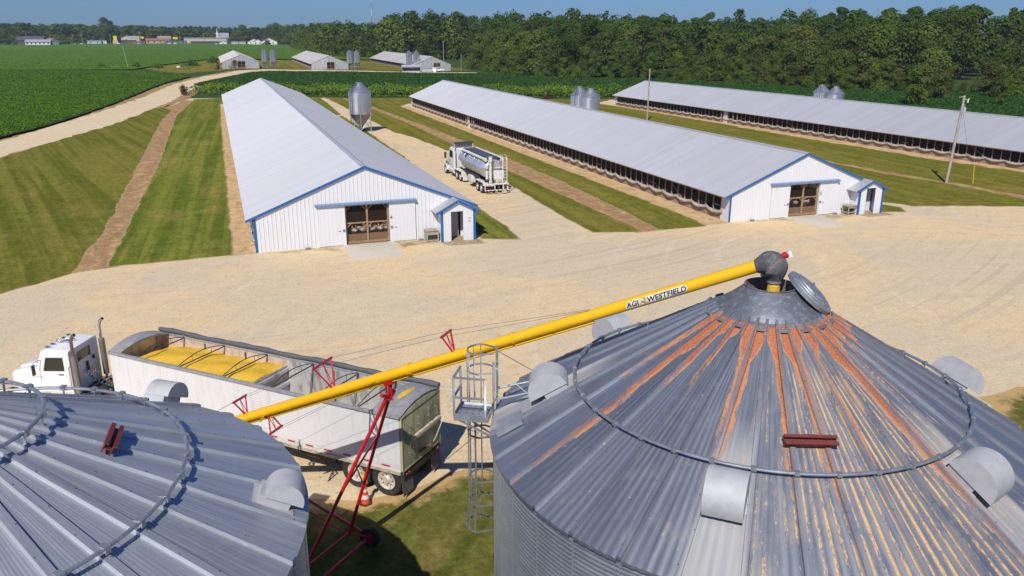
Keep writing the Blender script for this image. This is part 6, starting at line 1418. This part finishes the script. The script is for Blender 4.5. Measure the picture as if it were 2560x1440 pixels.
# ================================================================ the far town
TANW=M('tan_wall',(.55,.47,.36),.8,0,.1,1.); WW=M('town_white',(.72,.72,.72),.7,0,.08,1.); REDR=M('red_roof',(.30,.12,.10),.8,0,.1,1.); DKR=M('dark_roof',(.07,.075,.09),.8,0,.1,1.); GYR=M('grey_roof',(.30,.31,.34),.7,0,.1,1.); GRN=M('teal_wall',(.10,.20,.22),.7,0,.1,1.); YW=M('sign_yellow',(.80,.58,.02),.5,0,.05,1.); PKW=M('pink_wall',(.55,.36,.28),.8,0,.1,1.); PALE=M('pale_blue_grey',(.42,.50,.58),.6,0,.1,1.)
GT='buildings of the far town'
def house(x,y,w_,d,h,rh,wall,roof,lab,rot=-5,flat=False,win=3,cat='house',name='house',gable_front=False):
    h*=.8; rh*=.75
    t=thing(name,(x,y,zg(x,y)),R(rot),lab,cat,GT); mb=MB(); mb.box(0,w_,0,d,-1,h)
    if not flat and not gable_front: 
        for xx in (0,w_-.2): mb.prism([(xx,0,h),(xx,d,h),(xx,d/2,h+rh)],(.2,0,0))
    if gable_front: mb.prism([(0,0,h),(w_,0,h),(w_/2,0,h+rh)],(0,d,0))
    mb.build('wall',wall,t); mb=MB()
    if flat: mb.box(-.4,w_+.4,-.4,d+.4,h+.01,h+rh)
    elif gable_front:
        for s_ in (0,1): xe=-.7 if s_==0 else w_+.7; mb.prism([(xe,-.5,h-.25),(w_/2,-.5,h+rh+.25),(w_/2,-.5,h+rh+.02),(xe,-.5,h-.5)],(0,d+1,0))
    else: mb.prism([(-.6,-.7,h-.1),(-.6,d/2,h+rh+.2),(-.6,d+.7,h-.1),(-.6,d/2,h+rh)],(w_+1.2,0,0))
    mb.build('roof',roof,t)
    for i in range(win):
        mb=MB(); xx=w_*(i+.5)/win; mb.box(xx-.7,xx+.7,-.06,-.001,h*.35,h*.75); mb.build('window',GLASS,t)
    return t
house(-226,1168,34,14,6.,6.,DKR,DKR,'black roofed building at the left end of the far town',win=0)
house(-200.5,1102,26,11,4.4,3.6,WW,GYR,'long white shop with a grey roof at the left of the town',win=6,cat='shop',name='shop'); house(-175,1103,9,9,4.6,2.,GRN,GRN,'dark teal building at the end of the white shop',win=0,gable_front=True)
house(-197,1224,28,12,6.4,2.6,PKW,REDR,'two storey house with a red hipped roof',win=5); house(-180,1146,21,9,4.2,.6,GRN,WW,'low flat roofed building in front of the red roofed house',flat=True,win=3,cat='shop',name='shop')
house(-146,1181,16,9,4.6,.8,PALE,PALE,'low pale blue flat roofed building',flat=True,win=2); house(-133,1182,9,9,5.2,2.4,WW,WW,'small white cottage with its gable to the field',gable_front=True,win=1); house(-121.5,1193,30,9,5.,1.,DKR,DKR,'long dark shed right of the white cottage',flat=True,win=0,cat='shed',name='shed')
house(-111,1225,13,12,9.,3.4,TANW,TANW,'tan stepped front building beside the blue panel',gable_front=True,win=1,cat='shop',name='shop'); house(-100,1216,12,8,9.,3.,PALE,PALE,'pale blue panelled building',flat=True,win=0,cat='shop',name='shop'); house(-98,1166,20,7,3.6,.8,REDR,REDR,'low red fronted shop with cars outside',flat=True,win=3,cat='shop',name='shop')
house(-80,1197,29,14,5.,3.6,PKW,REDR,'pink walled house with a broad red roof',win=4); house(-68,1258,17,10,10,1.6,TANW,TANW,'flat tan building behind the red roofed house',flat=True,win=3)
house(-55,1169,25,9,4.6,.6,GRN,GRN,'teal fronted shop under the yellow sign',flat=True,win=4,cat='shop',name='shop')
house(-33,1200,53,12,8.4,1.2,TANW,GYR,'long low cream building with a grey flat roof left of the church',flat=True,win=0,cat='warehouse',name='warehouse',rot=-3); house(21,1196,9,12,7.6,.8,DKR,GYR,'dark end block of the long cream building',flat=True,win=0,cat='warehouse',name='warehouse',rot=-3)
house(-24,1150,62,6,3.6,.8,DKR,DKR,'long dark shed in front of the cream building',flat=True,win=0,cat='shed',name='shed',rot=-3)
ch=house(6,1258,18,18,9,8,GYR,GYR,'grey roofed church with a slender white steeple',-3,win=0,cat='church',name='church')
mb=MB(); mb.box(2,5,1,4,6,11); mb.lathe([(2.1,11),(1.2,12.2),(.7,14.5),(.05,20)],8,(3.5,2.5,0),smooth=False); mb.build('steeple',WHITE,ch)
house(43,1099,15,10,4.5,4.4,WW,REDR,'white house with a red roof seen from its gable',gable_front=True,win=2,rot=-8); house(49,1078,10,9,4.6,4.,WW,DKR,'white house with a dark roof right of the dark pine',gable_front=True,win=2,rot=-8)
house(24,1110,17,6,3.6,.5,PALE,WW,'white boxy trailer home in front of the dark pine',flat=True,win=1,rot=-3); house(10,1118,9,6,3.4,1.8,WW,PALE,'small white cabin with a pale roof',gable_front=True,win=1,rot=-8)
house(57,1068,19,12,5.,5.6,WW,REDR,'brown roofed white house behind a green bush at the right end of the town',gable_front=True,win=2,rot=-8)
def sign(x,y,h,w_,hh,mat,lab):
    t=thing('shop_sign',(x,y,zg(x,y)),0,lab,'sign','signs of the far town'); mb=MB(); mb.tube([(0,0,-1),(0,0,h)],.25,6); mb.build('post',GALVL,t); mb=MB(); mb.box(-w_/2,w_/2,-.3,.3,h-hh,h); mb.build('panel',mat,t)
sign(-113,1174,10,4.2,5.5,YW,'tall yellow upright sign on a tan base'); sign(-113,1172,4.4,6,4,TANW,'tan block under the yellow upright sign'); sign(-42.5,1172,8.5,6,2.6,YW,'wide yellow sign over the teal fronted shop'); sign(-83,1196,9,4,2.6,YW,'yellow sign left of the red roofed pink house'); sign(-91,1180,7,6,1.6,YW,'flat yellow sign above the red fronted shop')
for i,(x,y,h) in enumerate(((-207,1150,19),(-188,1190,18),(-163,1190,17),(-150,1170,20),(-118,1170,18),(-107,1190,17),(-82,1150,24),(-37,1185,20),(-8,1180,19),(14,1180,19),(50,1130,16),(-232,1070,23),(-60,1190,18))):
    u=upole(x,y,h*.68,'utility pole among the buildings of the far town',(0,0),.26,True,'utility poles of the far town')
CARS=[(-158,1140,WHITE),(-150,1141,PALE),(-112,1168,WHITE),(-88,1158,PALE),(-80,1157,DKR),(-60,1155,GRN),(-52,1152,WW),(-45,1154,WW),(4,1120,PALE)]
k0=None
for x,y,mt in CARS:
    t=thing('parked_car',(x,y,zg(x,y)),R(-5),'small parked car at the field edge of the far town','car','cars parked in the far town'); mb=MB(); mb.prism([(0,0,.3),(4.6,0,.3),(4.6,0,.95),(3.6,0,1.0),(3.0,0,1.55),(1.3,0,1.55),(.6,0,1.0),(0,0,.95)],(0,1.8,0)); mb.build('body',mt,t); 
    for a in (.9,3.7): mb=MB(); mb.lathe([(0,-.1),(.36,-.1),(.36,.1),(0,.1)],12,(a,-.02,.36),0,axis=(0,1,0)); mb.build('wheel',BLACK,t)
t=thing('radio_mast',(213,1181,zg(213,1181)),0,'thin red and white radio mast rising behind the trees','radio mast'); mb=MB()
for k in range(7): mb.tube([(0,0,9*k),(0,0,9*k+9)],.35,6,k%2)
mb.build('mast',[WW,M('mast_red',(.4,.1,.08),.6)],t); mb=MB(); mb.tube([(0,0,63),(0,0,72)],.12,5); mb.build('antenna',WW,t)
ct=thing('propane_tank',(-15,411,zg(-15,411)),0,'small white tank lying on the grass left of the old barns','tank'); mb=MB(); mb.lathe([(0,-.9),(.35,-.8),(.5,-.5),(.5,.5),(.35,.8),(0,.9)],14,(0,0,.6),0,axis=(1,.3,0)); mb.build('body',WHITE,ct); mb=MB(); mb.box(-.5,-.3,-.3,.3,0,.3); mb.box(.3,.5,-.3,.3,0,.3); mb.build('foot',GALV,ct)
# ================================================================ haze: a thin even air round everything, the sky outside it
if HAZE:
    q=MB(); q.box(-900,900,-250,1900,-2.5,62); m=bpy.data.materials.new('haze_air'); m.use_nodes=True; nt=m.node_tree; nt.nodes.clear()
    out=nt.nodes.new('ShaderNodeOutputMaterial'); pv=nt.nodes.new('ShaderNodeVolumePrincipled'); pv.inputs['Color'].default_value=(.82,.90,1,1); pv.inputs['Density'].default_value=HAZE; pv.inputs['Anisotropy'].default_value=.2
    nt.links.new(pv.outputs[0],out.inputs['Volume']); o=q.build('haze',m); o['kind']='stuff'
